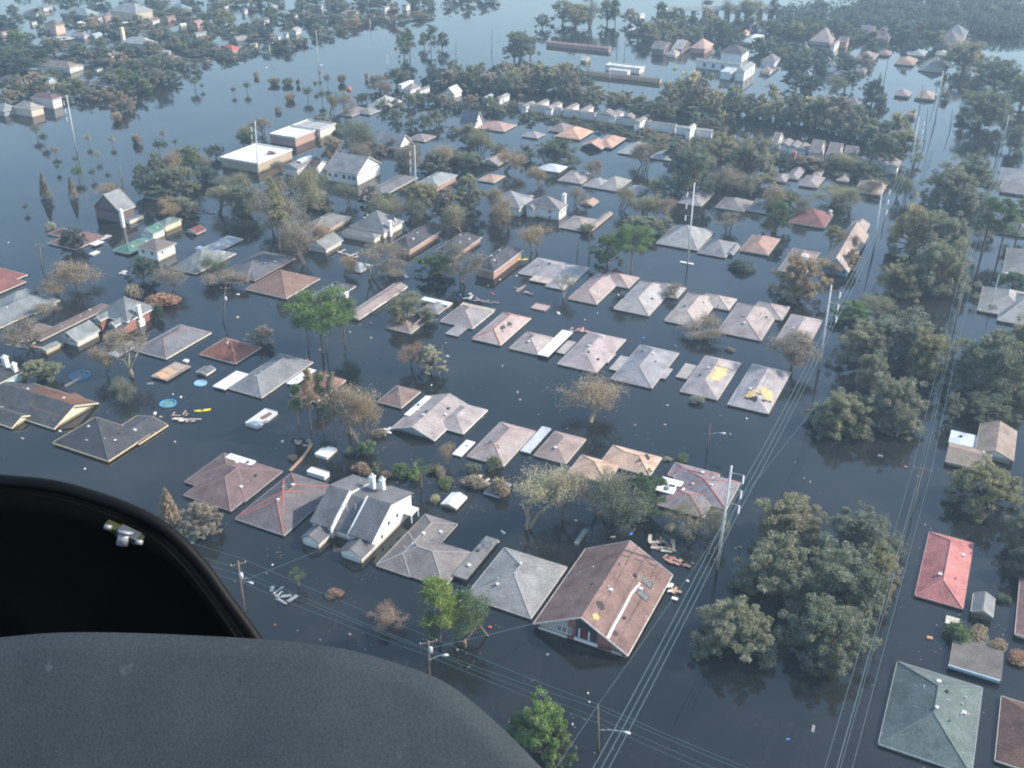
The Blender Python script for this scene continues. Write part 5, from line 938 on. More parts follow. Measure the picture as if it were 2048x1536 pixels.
belt([(640,260),(720,300),(820,320),(960,335)], 12, 34, 54, cols=('brown','grey','olive'), seed=63, jy=14); belt([(540,380),(640,420),(780,420),(960,440)], 8, 40, 60, cols=('brown','grey'), seed=64, jy=10)
for x_, y_, w_ in [(640,395,70),(700,420,60),(760,450,70),(820,455,60),(660,500,60),(1010,350,60),(1080,380,50),(1150,415,44),(1240,430,60),(1330,440,50),(960,320,60),(880,345,60),(1420,370,70),(1530,425,60),(1600,440,50),(560,470,70),(500,440,70),(470,400,60),(420,560,60),(1000,465,56),(1180,360,40),(1290,335,60),(690,560,50),(1345,600,40)]:
    T('wisp', x_, y_-w_*.95, y_, w_, rt.choice(('brown','grey','brown','olive')))
belt([(10,175),(120,165),(240,190),(330,165)], 12, 34, 50, hk=.8, cols=('grey','brown','olive'), seed=71); belt([(20,230),(100,212),(150,205)], 5, 30, 44, hk=.6, cols=('olive','brown'), seed=72, jy=4); belt([(150,110),(300,108),(420,95)], 10, 34, 50, hk=.8, seed=73)
# far right belts
belt([(1260,75),(1360,80),(1480,90),(1580,120)], 16, 34, 56, cols=('olive','grey','dark'), seed=20, jy=10); belt([(1330,50),(1450,62),(1600,70)], 12, 30, 50, seed=21, jy=8)
belt([(1560,120),(1650,140),(1740,120)], 12, 34, 56, cols=('dark','olive','dark','brown'), seed=22, jy=12); belt([(1580,60),(1700,90),(1820,95),(1900,100)], 18, 34, 58, cols=('dark','olive','dark'), seed=23, jy=14)
# beyond 300 of a kind the smallest ones become one mass
def merge_small():
    import numpy as np
    bl = sorted([r for r in TOPS if r.name.startswith('broadleaf_tree')], key=lambda r: -r['_w']); rest = bl[296:]
    if not rest: return
    vs, fs, n0 = [], [], 0; bpy.context.view_layer.update()
    for r in rest:
        M = np.array(r.matrix_world)
        for o in list(r.children):
            me = o.data; n = len(me.vertices); co = np.empty(n*3); me.vertices.foreach_get('co', co); co = co.reshape(-1, 3)@M[:3, :3].T+M[:3, 3]
            vs.append(co)
            for p in me.polygons: fs.append([v+n0 for v in p.vertices])
            n0 += n; bpy.data.objects.remove(o)
        TOPS.remove(r); bpy.data.objects.remove(r)
    me = bpy.data.meshes.new('distant_trees'); me.from_pydata(np.concatenate(vs).tolist(), [], fs); me.materials.append(LEAF['olive'])
    o = bpy.data.objects.new('distant_trees', me); LINK(o); tag(o, 'mass of small distant treetops filling gaps between far houses', 'trees', kind='stuff')
merge_small()
def flotsam():
    rnd = random.Random(31); mb = MB(); pts = [r for r in TOPS if r.location.y < 420 and r.get('category') in ('tree', 'bush', 'house')]
    for r in pts:
        n = 26 if r['category'] == 'house' else 18; R_ = 11 if r['category'] == 'house' else 4.5
        cs = [(r.location.x+rnd.gauss(0, R_), r.location.y+rnd.gauss(0, R_)) for _ in range(4)]
        for _ in range(n):
            c = rnd.choice(cs); x, y = c[0]+rnd.gauss(0, 1.1), c[1]+rnd.gauss(0, 1.1); s = rnd.uniform(.05, .22)*(1.6 if rnd.random() < .08 else 1); a = rnd.uniform(0, 3.14); z = rnd.uniform(.012, .03)
            dx, dy = math.cos(a)*s, math.sin(a)*s; mb.add([(x-dx, y-dy, z), (x+dy*.5, y-dx*.5, z), (x+dx, y+dy, z+.02), (x-dy*.5, y+dx*.5, z)], [(0, 1, 2, 3)])
    o = mb.build('floating_leaves', plain((.17,.14,.10), .8, .3, .3, name='sodden_leaves')); tag(o, 'sodden leaves and twigs drifting in patches on the flood', 'leaves', kind='stuff')
flotsam()
# the dense far wood reads as one mass
def far_wood():
    rnd = random.Random(77); mb = MB()
    for i in range(420):
        x = rnd.uniform(1560, 2080); y = rnd.uniform(4, 75)
        if x < 1700 and y < 24: continue
        if 1500 < x < 1900 and y > 66: continue
        B = P(x, y); h = rnd.uniform(6, 10)
        for _ in range(85):
            d = Vector((rnd.gauss(0,1), rnd.gauss(0,1), rnd.gauss(0,1))).normalized()
            leafquad(mb, B+Vector((d.x*4.6, d.y*4.6, h*.52+d.z*h*.45)), 1.1, rnd)
    for i in range(160):    # and its continuation beyond the frame
        x = rnd.uniform(-200, 2300); y = rnd.uniform(-60, -12)
        if 850 < x < 1950 and rnd.random() < .85: continue
        B = P(x, y)
        for _ in range(60):
            d = Vector((rnd.gauss(0,1), rnd.gauss(0,1), rnd.gauss(0,1))).normalized(); leafquad(mb, B+Vector((d.x*6, d.y*6, 4+d.z*4)), 1.6, rnd)
    o = mb.build('far_wood', LEAF['dark']); tag(o, 'dense dark wood filling the far upper right shore', 'wood', kind='stuff')
far_wood()
# ---------------------------------------------------------------- poles and wires
PST = plain((.62,.63,.60), .6, .12, 1.0, name='pale_steel'); DARKW = plain((.10,.085,.075), .85, .2, 2, name='dark_wood'); CABLE = plain((.09,.14,.145), .45, .1, name='cable_aluminium'); DCABLE = plain((.16,.17,.18), .6, .1, name='dark_cable')
def frame(B, T_):
    d = (T_-B).normalized(); return d
def pole(x0, y0, x1, y1, label, r0=.2, r1=.13, mat=None, arms=(), insul=(), trans=None, lamp=None, lm=None, group='utility poles', name='utility_pole'):
    """(x0,y0) waterline and (x1,y1) top, in the photo"""
    B = P(x0, y0); Tp = above(B, x1, y1); root = empty(name, B, YAW); 
    tag(root, label, 'pole' if name != 'street_lamp' else 'street lamp', group)
    if label is None: root['_auto'] = name.replace('_', ' ')
    root['_px'] = (x1, y1); TOPS.append(root)
    iu = lambda w: Vector((w.dot(U), w.dot(V), w.z)); top = iu(Tp-B); mat = mat or WOOD
    mb = MB(); mb.tube(top*(-1.5/max(3, top.length)), top, r0, r1, 10); mb.build('shaft', mat, root, True)
    Lp = lambda f: top*f
    for f, a0, a1, ang in arms:
        c = Lp(f); d = Vector((math.cos(ang), math.sin(ang), 0)); mb = MB(); mb.bar(c+d*a0+Vector((0,0,.0)), c+d*a1, .13, .13)
        if a0 == 0: mb = MB(); mb.tube(c, c+d*a1+Vector((0,0,.15)), .08, .05, 6)
        ar = mb.build('crossarm', mat if mat is WOOD else METAL, root)
        for q in ((a0, (a0+a1)/2*1.3+.01, a1) if a0 != 0 else ()):
            mb = MB(); p = c+d*q; mb.tube(p+Vector((0,0,.07)), p+Vector((0,0,.32)), .06, .04, 6); mb.build('insulator', WHITE, ar)
    for f, a1, ang in insul:
        c = Lp(f); d = Vector((math.cos(ang), math.sin(ang), 0)); mb = MB(); e = c+d*a1
        mb.tube(c, e+Vector((0,0,.1)), .07, .05, 6); a_ = mb.build('arm', METAL, root)
        mb = MB()
        for k in range(6): mb.tube(e+Vector((0,0,-.05-k*.26)), e+Vector((0,0,-.23-k*.26)), .17, .11, 8)
        mb.build('insulator', WHITE, a_, True)
    if trans:
        c = Lp(trans)+Vector((.38,-.1,0)); mb = MB(); mb.tube(c+Vector((0,0,-.6)), c+Vector((0,0,.4)), .3, .3, 10).tube(c+Vector((0,0,.4)), c+Vector((0,0,.5)), .3, .15, 10); mb.build('transformer', plain((.55,.57,.58), .5, .1, name='transformer_paint'), root, True)
    if lamp:
        f, L, ang = lamp; c = Lp(f); d = Vector((math.cos(ang), math.sin(ang), 0)); mb = MB(); p0 = c
        for k in range(1, 5):
            t = k/4; p1 = c+d*L*t+Vector((0,0,1.0*math.sin(t*1.5))); mb.tube(p0, p1, .07, .06, 6); p0 = p1
        a_ = mb.build('lamp_arm', METAL, root, True); mb = MB(); mb.tube(p0, p0+d*.75, .13, .2, 8).tube(p0+d*.75, p0+d*.95, .2, .08, 8); mb.build('lamp_head', plain((.75,.76,.74), .4, .05, name='lamp_housing'), a_, True)
    if lm: LANDMARKS.append((lm, ((x0+x1)/2, (y0+y1)/2)))
    return root, B, Tp
def wire(name, label, pts, r, mat, sag=1.2, group=None):
    """cable through points, sagging a little in each span"""
    mb = MB()
    for a, b in zip(pts, pts[1:]):
        n = 8; prev = a; s = sag*((b-a).length/60)**1.5
        for i in range(1, n+1):
            t = i/n; p = a.lerp(b, t)-Vector((0,0,4*s*t*(1-t))); mb.tube(prev, p, r, r, 5, False); prev = p
    o = mb.build(name, mat); tag(o, label, 'cable', group); TOPS.append(o); o['_px'] = pix(pts[0]); return o
# main steel line on the right
MP = []
ang = 0.0
for i, (bx, by, tx, ty, lab) in enumerate([(1434,1138,1463,932,'tall pale steel power pole right of the dark roof with patio roof'),(1638,738,1663,570,'second tall steel power pole, beside the yellow-green tree'),(1746,508,1766,368,'third tall steel power pole, behind the blue-gabled house')]):
    r, B, Tp = pole(bx, by, tx, ty, lab, .26, .17, PST, insul=[(.94,2.1,0),(.80,2.1,0),(.66,2.1,0)], group='steel power poles', lm=('the tall steel power pole','the second steel power pole','the third steel power pole')[i])
    MP.append((B, Tp))
d01 = MP[0][0]-MP[1][0]
ext = [(MP[0][0]+d01, MP[0][1]-MP[0][0])]+[(b, t-b) for b, t in MP]+[(MP[2][0]+(MP[2][0]-MP[1][0])*1.05, MP[2][1]-MP[2][0]), (MP[2][0]+(MP[2][0]-MP[1][0])*2.1, MP[2][1]-MP[2][0])]
for k, f in enumerate((.94, .80, .66)):
    pts = [B+(t*f)+U*2.1-Vector((0,0,1.5)) for B, t in ext]
    wire('power_cable', ('uppermost','middle','lowest')[k]+' of the three thick cables on the tall steel power poles', pts, .05, CABLE, 1.0, 'cables of the steel power line')
for i in (4, 5):
    B, t = ext[i]; a, b = pix(B), pix(B+t); pole(a[0], a[1], b[0], b[1], None, .26, .17, PST, insul=[(.94,2.1,0),(.80,2.1,0),(.66,2.1,0)], group='steel power poles')
# wooden line further right
WP = []
for bx, by, tx, ty, lab in [(1765,1240,1786,1148,'wooden cross-armed pole at the edge of the big oaks'),(1822,1035,1845,935,'wooden cross-armed pole in open water left of the tan cross-gabled roof'),(1908,660,1926,580,'wooden cross-armed pole below the palms and pines at right'),(1968,430,1982,372,'thin wooden pole among the pines at the upper right')]:
    r, B, Tp = pole(bx, by, tx, ty, lab, .19, .13, WOOD, arms=[(.97,-1.5,1.5,0)], group='wooden poles on the right'); WP.append((B, Tp-B))
WP = [(WP[0][0]*3-WP[1][0]*2, WP[0][1]), (WP[0][0]*2-WP[1][0], WP[0][1])] + WP + [(WP[3][0]*2-WP[2][0], WP[3][1])]
for k, o in enumerate((-1.5, .2, 1.5)):
    wire('power_cable', ('left','middle','right')[k]+' cable on the crossarms of the wooden line at right', [b+t*.97+U*o+Vector((0,0,.3)) for b, t in WP], .035, CABLE, .9, 'cables of the wooden line at right')
for k, f in enumerate((.7, .6)):
    wire('telephone_cable', ('upper','lower')[k]+' dark telephone cable slung under the wooden line at right', [b+t*f+U*-.3 for b, t in WP], .035, CABLE, .9, 'telephone cables at right')
# wooden line in the near street
r, B1, T1 = pole(489,1222,476,1122,'leaning wooden pole with two crossarms and transformer beside the dark aircraft door', .19, .13, WOOD, arms=[(.94,-1.1,1.1,.9),(.62,-.9,.9,.9)], trans=.74, lamp=(.55,1.6,.0), lm='the leaning wooden pole')
r, B2, T2 = pole(859,1352,857,1283,'wooden pole with white street light just above the grey cowl', .19, .13, WOOD, arms=[(.97,-1.2,1.2,.75)], trans=.80, lamp=(.45,1.9,.5), lm='the pole above the grey cowl')
r, B3, T3 = pole(1197,1500,1196,1410,'thin wooden pole with a street light arm crossing under the thick cables', .17, .12, WOOD, lamp=(.45,3.4,.1), lm='the lower street light pole')
E1 = B1*2-B2; E3 = B3+(B3-B2)
for k, (f, o) in enumerate(((.97,-1.1),(.97,1.1),(.72,.1),(.6,-.1))):
    wire('power_cable', ('highest','second','third','lowest')[k]+' thin cable of the near street line above the cowl', [B1*2-B2+(T1-B1)*f+V*o, B1+(T1-B1)*f+V*o, B2+(T2-B2)*f+V*o, B3+(T3-B3)*f+V*o*.3, E3+(T3-B3)*f+V*o*.3], .03, CABLE, .8, 'thin cables of the near street line')
wire('service_cable', 'thin cable from the cowl pole to the corner of the large brown gabled house', [B2+(T2-B2)*.8, P(1068,1247,1.5)], .03, CABLE, .4)
wire('service_cable', 'thin cable from the leaning wooden pole to the townhouse garage', [B1+(T1-B1)*.6, P(640,1100,1.6)], .025, CABLE, .4)
wire('power_cable', 'single thin cable running beside the large brown gabled house to the lower street light pole', [E3*0+T3+(T3-P(1480,1000,9)), T3, P(1480,1000,9), P(1640,800,9)], .03, CABLE, .5)
# other poles
pole(446,645,451,573,'wooden pole with crossarm and white transformer in the left middle street', .18, .12, WOOD, arms=[(.95,-1.1,1.1,.5)], trans=.68, lm='the left street pole')
pole(653,705,652,624,'wooden pole with transformer in front of the bright green pine', .18, .12, WOOD, arms=[(.93,-1,1,.8)], trans=.6)
pole(84,537,79,486,'wooden pole with a crossarm left of the grey hip roof at left edge', .18, .12, WOOD, arms=[(.9,-1.1,1.1,.2)])
pole(884,745,885,690,'thin pole with small white sign beside the bushy yellow-brown tree', .1, .08, WOOD, lamp=(.5,.8,0), name='street_lamp', group='street lamps')
pole(1415,896,1420,848,'wooden street light pole with curved arm in the middle right water', .14, .11, WOOD, lamp=(.55,2.3,.1), name='street_lamp', group='street lamps')
pole(1980,622,1998,550,'pale street light pole among grey roofs at the right edge', .14, .1, PST, lamp=(.97,1.0,.2), name='street_lamp', group='street lamps')
SA = lambda s: [(.88,s,0),(.74,s,0),(.60,s,0)]
pole(1375,530,1389,365,'tall white steel pole standing in a pale ring in the middle of the water',   .24, .15, plain((.75,.75,.73),.5,.08,name='white_steel'), insul=SA(-1.7), lm='the white steel pole', group='steel power poles')
pole(833,404,829,290,'tall white steel pole with brackets beside the big white gabled hall', .22, .14, PST, insul=SA(-1.8), group='steel power poles')
pole(516,350,510,242,'tall steel pole behind the white warehouse roof', .22, .14, PST, insul=SA(-1.8), group='steel power poles')
pole(153,302,133,190,'tall slanting steel pole with three brackets in the upper left', .24, .14, PST, insul=SA(-2.0), lm='the slanting steel pole', group='steel power poles')
pole(247,388,240,334,'brown wooden pole in the drowned median, upper left', .18, .13, WOOD)
def lattice():
    B = P(1176, 122); Tp = above(B, 1184, -20); h = Tp.z; root = empty('lattice_mast', B, YAW); tag(root, 'dark lattice radio mast rising out of the frame at the top', 'mast'); TOPS.append(root); LANDMARKS.append(('the lattice mast', (1180, 50)))
    mb = MB(); s = .9; cs = [Vector((s*math.cos(a), s*math.sin(a), 0)) for a in (0, 2.094, 4.189)]; tp = Vector(((Tp-B).dot(U), (Tp-B).dot(V), 0))
    for c in cs: mb.tube(c-Vector((0,0,1)), c*.6+tp+Vector((0,0,h)), .09, .07, 5)
    mb.build('leg', DARKW, root); mb = MB(); n = 22
    for i in range(n):
        for j in range(3):
            f0, f1 = i/n, (i+1)/n; a = cs[j]*(1-.4*f0)+tp*f0+Vector((0,0,h*f0)); b = cs[(j+1)%3]*(1-.4*f1)+tp*f1+Vector((0,0,h*f1)); mb.tube(a, b, .045, .045, 4)
    mb.build('bracing', DARKW, root)
lattice()
for x0, y0, x1, y1, m_ in [(983,102,985,58,0),(1248,122,1252,70,0),(1234,105,1236,70,0),(912,140,912,85,0),(637,140,632,60,1),(541,112,538,88,1),(741,62,740,35,1),(775,138,774,108,1),(904,140,907,108,1),(1220,160,1219,132,1),(1335,215,1340,165,0),(1390,190,1396,130,0),(1768,165,1778,110,0),(1882,180,1890,135,0),(1940,150,1952,90,0),(1925,200,1934,150,0),(1870,205,1874,165,0),(1838,225,1846,170,0),(1848,290,1856,215,0),(1826,330,1838,262,0),(1808,425,1818,345,0),(1765,455,1772,430,0),(1990,330,2010,215,0),(2003,300,2018,230,1),(1295,345,1299,318,0),(1433,800-165,1436,610,0),(1155,505,1156,480,0),(1178,525,1179,462,0),(1900,262,1905,220,0),(637,100,636,55,1)][:-1]:
    pole(x0, y0, x1, y1, None, .17, .11, PST if m_ else DARKW, lamp=(.95,1.6,.3) if m_ else None, name='street_lamp' if m_ else 'utility_pole', group='far street lamps' if m_ else 'far dark poles')
# ---------------------------------------------------------------- floating things
def mk(name, label, cat, x, y, z=0.0, rz=0.0, auto=None, group=None):
    B = P(x, y, z); r = empty(name, B, YAW+rz); tag(r, label, cat, group); r['_px'] = (x, y)
    if auto: r['_auto'] = auto
    TOPS.append(r); return r
def ring_mesh(R, w, h, n=28):
    mb = MB()
    for i in range(n):
        a0, a1 = 2*math.pi*i/n, 2*math.pi*(i+1)/n
        def q(r, a, z): return (r*math.cos(a), r*math.sin(a), z)
        mb.add([q(R,a0,-.2), q(R,a1,-.2), q(R,a1,h), q(R,a0,h), q(R-w,a0,h), q(R-w,a1,h), q(R-w,a1,-.1), q(R-w,a0,-.1)], [(0,1,2,3),(3,2,5,4),(4,5,6,7)])
    return mb
for x, y, w, lab, ctop in [(160,752,40,'dark blue above-ground pool rim beside the bare tree at left',(.05,.25,.42)),(336,808,33,'bright blue round pool holding greenish water',(.06,.33,.62)),(401,767,25,'pale blue collapsed pool near the brick-red hip roof',(.28,.52,.68))]:
    B = P(x, y); R = w/ppm(B)/2; r = mk('swimming_pool', lab, 'pool', x, y); ring_mesh(R, .22, .22).build('rim', plain(ctop, .5, .15, name='pool_liner'), r)
    mb = MB(); n = 24; mb.add([(0,0,.03)]+[((R-.23)*math.cos(6.2832*i/n), (R-.23)*math.sin(6.2832*i/n), .03) for i in range(n)], [(0, i+1, (i+1) % n+1) for i in range(n)])
    mb.build('pool_water', plain((.16,.30,.24) if w == 33 else ((.04,.10,.13) if w == 40 else (.35,.55,.66)), .12, .5, 1.5, spec=.5, name='pool_water'), r)
LANDMARKS.append(('the bright blue pool', (336, 808)))
def slab(label, blocks, col, nm, cat, zt=.35, rust=None, auto=None):
    """floating flat object: left and right pixel corners of a grid aligned slab"""
    (lx, ly, rx, ry) = blocks; a, c = P(lx, ly, zt), P(rx, ry, zt); u0, u1 = sorted((a.dot(U), c.dot(U))); v0, v1 = sorted((a.dot(V), c.dot(V))); cu, cv = (u0+u1)/2, (v0+v1)/2
    r = empty(nm, U*cu+V*cv, YAW); tag(r, label, cat); r['_px'] = ((lx+rx)/2, (ly+ry)/2); TOPS.append(r); w, d = (u1-u0)/2, (v1-v0)/2
    MB().box(-w, w, -d, d, -.1, zt).build('panel', plain(col, .6, .25 if rust else .1, 1.2, name=nm+'_paint'), r)
    mb = MB(); 
    for q in ((-w, w, -d-.1, -d-.003), (-w, w, d+.003, d+.1), (-w-.1, -w-.003, -d, d), (w+.003, w+.1, -d, d)): mb.box(*q, -.1, zt+.12)
    mb.build('rim', plain(mul(col, .9), .6, .15, name=nm+'_edge'), r)
    if rust:
        mb = MB(); mb.add([(-w*.2,-d*.1,zt+.01),(w*.6,-d*.2,zt+.01),(w*.8,d*.7,zt+.01),(w*.1,d*.8,zt+.01),(-w*.1,d*.4,zt+.01)], [(0,1,2,3,4)]); mb.build('rust_stain', plain((.22,.13,.10), .9, .3, 3, name='rust'), r)
    return r
slab('whitish floating trailer roof with a rust stain below the long blue-grey roof', (491,846,554,824), (.62,.63,.63), 'trailer_roof', 'trailer', .6, True)
slab('white floating rectangular panel near the pine trunks', (630,908,673,898), (.78,.77,.72), 'pontoon', 'panel', .5)
slab('white square shed roof just behind the white townhouse', (614,943,658,945), WROOF, 'shed_roof', 'shed roof', .8)
slab('small grey plank lid floating right of the pale sycamore', (1149,1086,1174,1060), (.30,.31,.29), 'pontoon', 'panel', .4)
slab('grey floating deck near the white garage and the blue pool', (130,772,165,752), (.22,.22,.23), 'deck', 'deck', .3)
slab('small white floating box lid at the right of the low tan torn roof', (366,722,378,720), (.7,.7,.7), 'pontoon', 'panel', .3)
slab('little cream boat-shaped panel below the maroon stepped roof', (178,508,200,503), (.62,.60,.5), 'pontoon', 'panel', .3)
slab('low pink raft beside the left middle sticks', (1062,616,1100,612), (.40,.30,.26), 'raft', 'raft', .25)
def gshed(label, L, R_, ze, wall, roof, name='shed'):
    house(label, [(G, *L, *R_, ze, .35, 'v')], roof=roof, wall=wall, name=name, cat='shed', fascia=(.8,.78,.7))
gshed('white floating shed roof with cream gable between the two gardens', (882,1008), (934,994), .7, CREAM, (.82,.81,.76), 'shed')
gshed('small dark shed roof with white side below the brick-red hip roof', (392,744), (431,738), .6, WW, (.17,.17,.18), 'shed')
house('pale blue-grey sheared roof fragment below the bare tree in the middle', [(H,690,538,745,530,.4,.5,'v')], roof=(.36,.40,.43), worn=.5, name='roof_fragment', cat='wreckage')
house('orange and white floating roof fragment in the upper middle water', [(G,1161,408,1198,402,.3,.4,'v')], roof=(.5,.33,.25), worn=.5, name='roof_fragment', cat='wreckage')
house('torn grey roof under fallen pine trunks beside the small white-framed roof', [(H,775,656,862,636,.4,.4,'v')], roof=(.27,.22,.19), worn=.4, name='house', lm='the trunk-crushed roof')
house('grey gable with bright white strip left of the small white-framed grey roof', [(H,840,620,905,606,.45,.3,'v'),(F,842,598,902,606,1.0,0,'u',{'roof':WROOF})], roof=(.24,.235,.23))
house('red-brown roof with broken blue front behind the snapped pines', [(H,580,790,692,760,.5,.42,'v'),(G,582,800,640,790,.5,.3,'v',{'wall':BLUEW})], roof=(.30,.16,.12), worn=.15, lm='the red-brown roof behind the pines', vents=2)
house('brown hip roof partly hidden behind the half bare tree', [(H,755,803,841,783,.5,.42,'u')], roof=(.235,.17,.145), lm='the brown roof behind the bare tree', vents=2)
house('grey pointed roof glimpsed behind the pale sycamore', [(H,968,985,1022,968,.5,.4,'u')], roof=(.23,.23,.25))
house('small roof ridge with pale strips behind the bare left tree', [(F,238,700,268,690,.5,0,'u')], roof=(.45,.43,.42), name='patio_roof', cat='patio roof')
house('mossy plank roof raft in the lower right by the flat brown roof', [(F,1898,1245,1912,1238,.3,0,'v')], roof=(.7,.68,.55), name='raft', cat='raft')
# timber and rafts
def timber(name, label, cat, pts, w, col, z=.12, th=.14, auto=None):
    a = P(*pts[0], z); r = empty(name, a, 0); tag(r, label, cat); r['_px'] = pts[0]
    if auto: r['_auto'] = auto
    TOPS.append(r); mb = MB()
    for p, q in zip(pts, pts[1:]): mb.bar(P(*p, z)-a+Vector((0,0,z*0)), P(*q, z)-a, w, th)
    mb.build('board', plain(col, .85, .3, 2, name='old_timber'), r); return r
timber('fence', 'long brown floating fence strip beside the maroon-brown roof', 'fence', [(580,942),(605,915),(623,890)], .55, (.42,.27,.17), .2, .2)
def raft(label, x, y, w, d, n, cols, rz=0, name='debris_raft'):
    r = mk(name, label, 'debris', x, y, 0, rz); rn = random.Random(int(x*7+y)); s = ppm(P(x, y)); W, D = w/s, d/s
    for i in range(n):
        mb = MB(); a = Vector((rn.uniform(-W/2, W/2), rn.uniform(-D/2, D/2), rn.uniform(.08, .3))); t = rn.choice((0, 0, 1.57, rn.uniform(0, 3))); L = rn.uniform(.8, max(1.0, W*.45))
        mb.bar(a, a+Vector((math.cos(t)*L, math.sin(t)*L, rn.uniform(-.03, .15))), rn.uniform(.12, .7), .08); mb.build('board', plain(rn.choice(cols), .85, .25, 2, name='old_timber'), r)
WDS = [(.42,.26,.17), (.5,.42,.36), (.25,.18,.14), (.62,.58,.5)]
raft('long raft of brown boards beside the wide black roof', 362, 838, 50, 26, 16, WDS, .35)
raft('lattice wreckage raft beyond the white floating panel', 603, 888, 36, 16, 12, [(.36,.27,.22), (.28,.22,.18)], .2)
raft('white and wood raft against the right eave of the large brown gabled house', 1338, 1190, 26, 40, 11, [(.8,.78,.72), (.5,.33,.2), (.3,.2,.14)], 0)
raft('oval tangle of branches and boards behind the large brown gabled house', 1322, 1094, 52, 26, 22, [(.36,.30,.22), (.5,.45,.36), (.24,.2,.16)], .3)
raft('reddish loose boards drifting right of the large brown gabled house', 1350, 1125, 50, 16, 9, [(.40,.22,.17), (.26,.17,.14)], -.3)
raft('orange splintered boards between two lower row roofs', 1155, 663, 34, 14, 12, [(.55,.33,.24), (.4,.26,.2)], .1)
raft('white heap of floating junk near the snapped pines', 770, 866, 36, 26, 14, [(.82,.8,.76), (.75,.72,.66), (.8,.8,.8)], .4)
raft('pale wreckage around the isolated square raft in the upper left', 402, 425, 42, 16, 14, [(.6,.58,.54), (.4,.26,.22)], .2)
raft('pink and grey wreckage in the middle left yard', 955, 612-10, 60, 10, 8, [(.45,.32,.28), (.5,.5,.48)], .1)
raft('cluttered wood heap in the garden strip', 955, 965, 60, 20, 14, [(.55,.47,.36), (.4,.33,.26)], -.1)
raft('scattered white bits near the lower street wires', 555, 1195, 60, 14, 10, [(.3,.32,.33), (.36,.38,.38)], -.2)
raft('broken white boards left of the dark green tree', 250, 545, 16, 24, 8, [(.8,.8,.78), (.6,.55,.5)], .3)
raft('cluttered boards on the left middle shore of the white garage', 40, 690, 60, 26, 16, WDS+[(.75,.74,.72)], .2)
raft('thin boards around the flooded garden behind the low red roof', 590, 470, 40, 12, 8, WDS, 0)
raft('pale boards strewn in front of the small pale garage', 690, 510, 60, 10, 9, [(.5,.42,.34), (.6,.55,.5)], -.3)
raft('sticks and boards near the uprooted tree in the upper row street', 1045, 585, 60, 14, 10, [(.3,.24,.2), (.42,.32,.27)], -.3)
for i, (x0, y0, x1, y1) in enumerate([(772,655,820,610),(812,662,862,618)]):     # fallen trunks
    a = P(x0, y0, .4); b = P(x1, y1, 3.2); r = empty('fallen_trunk', a, 0); tag(r, ('left','right')[i]+' pine trunk fallen across the torn grey roof', 'tree trunk'); r['_px'] = (x0, y0); TOPS.append(r); MB().tube((0,0,-.3), b-a, .32, .16, 8).build('log', plain((.42,.30,.23), .9, .2, 3, name='stripped_bark'), r, True)
T('umb', 815, 590, 640, 70, 'olive'); T('tree', 850, 610, 655, 50, 'olive'); T('tree', 795, 605, 660, 40, 'olive')
a = P(930,1283,1.2); r = empty('broken_trunk', a, 0); tag(r, 'orange splintered end of the snapped pine above the cowl', 'tree trunk'); r['_px'] = (930,1280); TOPS.append(r)
MB().tube((0,0,-1.5), (0,0,0), .24, .24, 8).tube((0,0,0), P(965,1235,3.0)-a, .22, .16, 8).build('log', BARK, r, True); MB().tube((0,0,-.1), (.1,.1,.35), .26, .08, 7).build('splintered_wood', plain((.75,.45,.18), .85, .2, 4, name='raw_wood'), r)
for x, y, w, L, cx_, lab in [(405,822,5,.0,(.85,.70,.05),'bright yellow kayak drifting past the board raft'),(1044,520,14,0,(.85,.66,.05),'yellow kayak beside the black roof with red brick side')]:
    r = mk('kayak', lab, 'kayak', x, y, 0, .7); mb = MB(); n = 10; sec = []
    Lk = 3.4
    for i in range(n+1):
        t = i/n*2-1; wv = .42*math.sqrt(max(0.004, 1-t*t)); sec.append([(t*Lk/2, -wv, .18+.1*t*t), (t*Lk/2, -wv*.6, -.1), (t*Lk/2, wv*.6, -.1), (t*Lk/2, wv, .18+.1*t*t), (t*Lk/2, 0, .3+.1*t*t)])
    vs = [p for s in sec for p in s]; fs = []
    for i in range(n):
        for j in range(5): fs.append((i*5+j, i*5+(j+1) % 5, (i+1)*5+(j+1) % 5, (i+1)*5+j))
    mb.add(vs, fs); mb.build('hull', plain(cx_, .4, .05, name='kayak_plastic'), r, True); MB().tube((0,0,.25), (0,0,.36), .3, .3, 10).build('cockpit_rim', DARKW, r)
r = mk('ring_float', 'pale ring collar lying round the foot of the white steel pole', 'float', 1378, 528); MB().box(-2.6, 1.2, -.35, .35, 0, .3).build('pontoon', WHITE, r)
r = mk('buoy', 'bright orange-red round buoy on the canal, upper left middle', 'buoy', 698, 180); bm_ = MB()
for i in range(8):
    z0, z1 = -.9+i*.3, -.6+i*.3; bm_.tube((0,0,z0+.3), (0,0,z1+.3), max(.05, math.sqrt(max(0, 1.44-z0*z0))), max(.05, math.sqrt(max(0, 1.44-z1*z1))), 12)
bm_.build('ball', plain((.75,.16,.10), .5, .05, name='orange_plastic'), r, True)
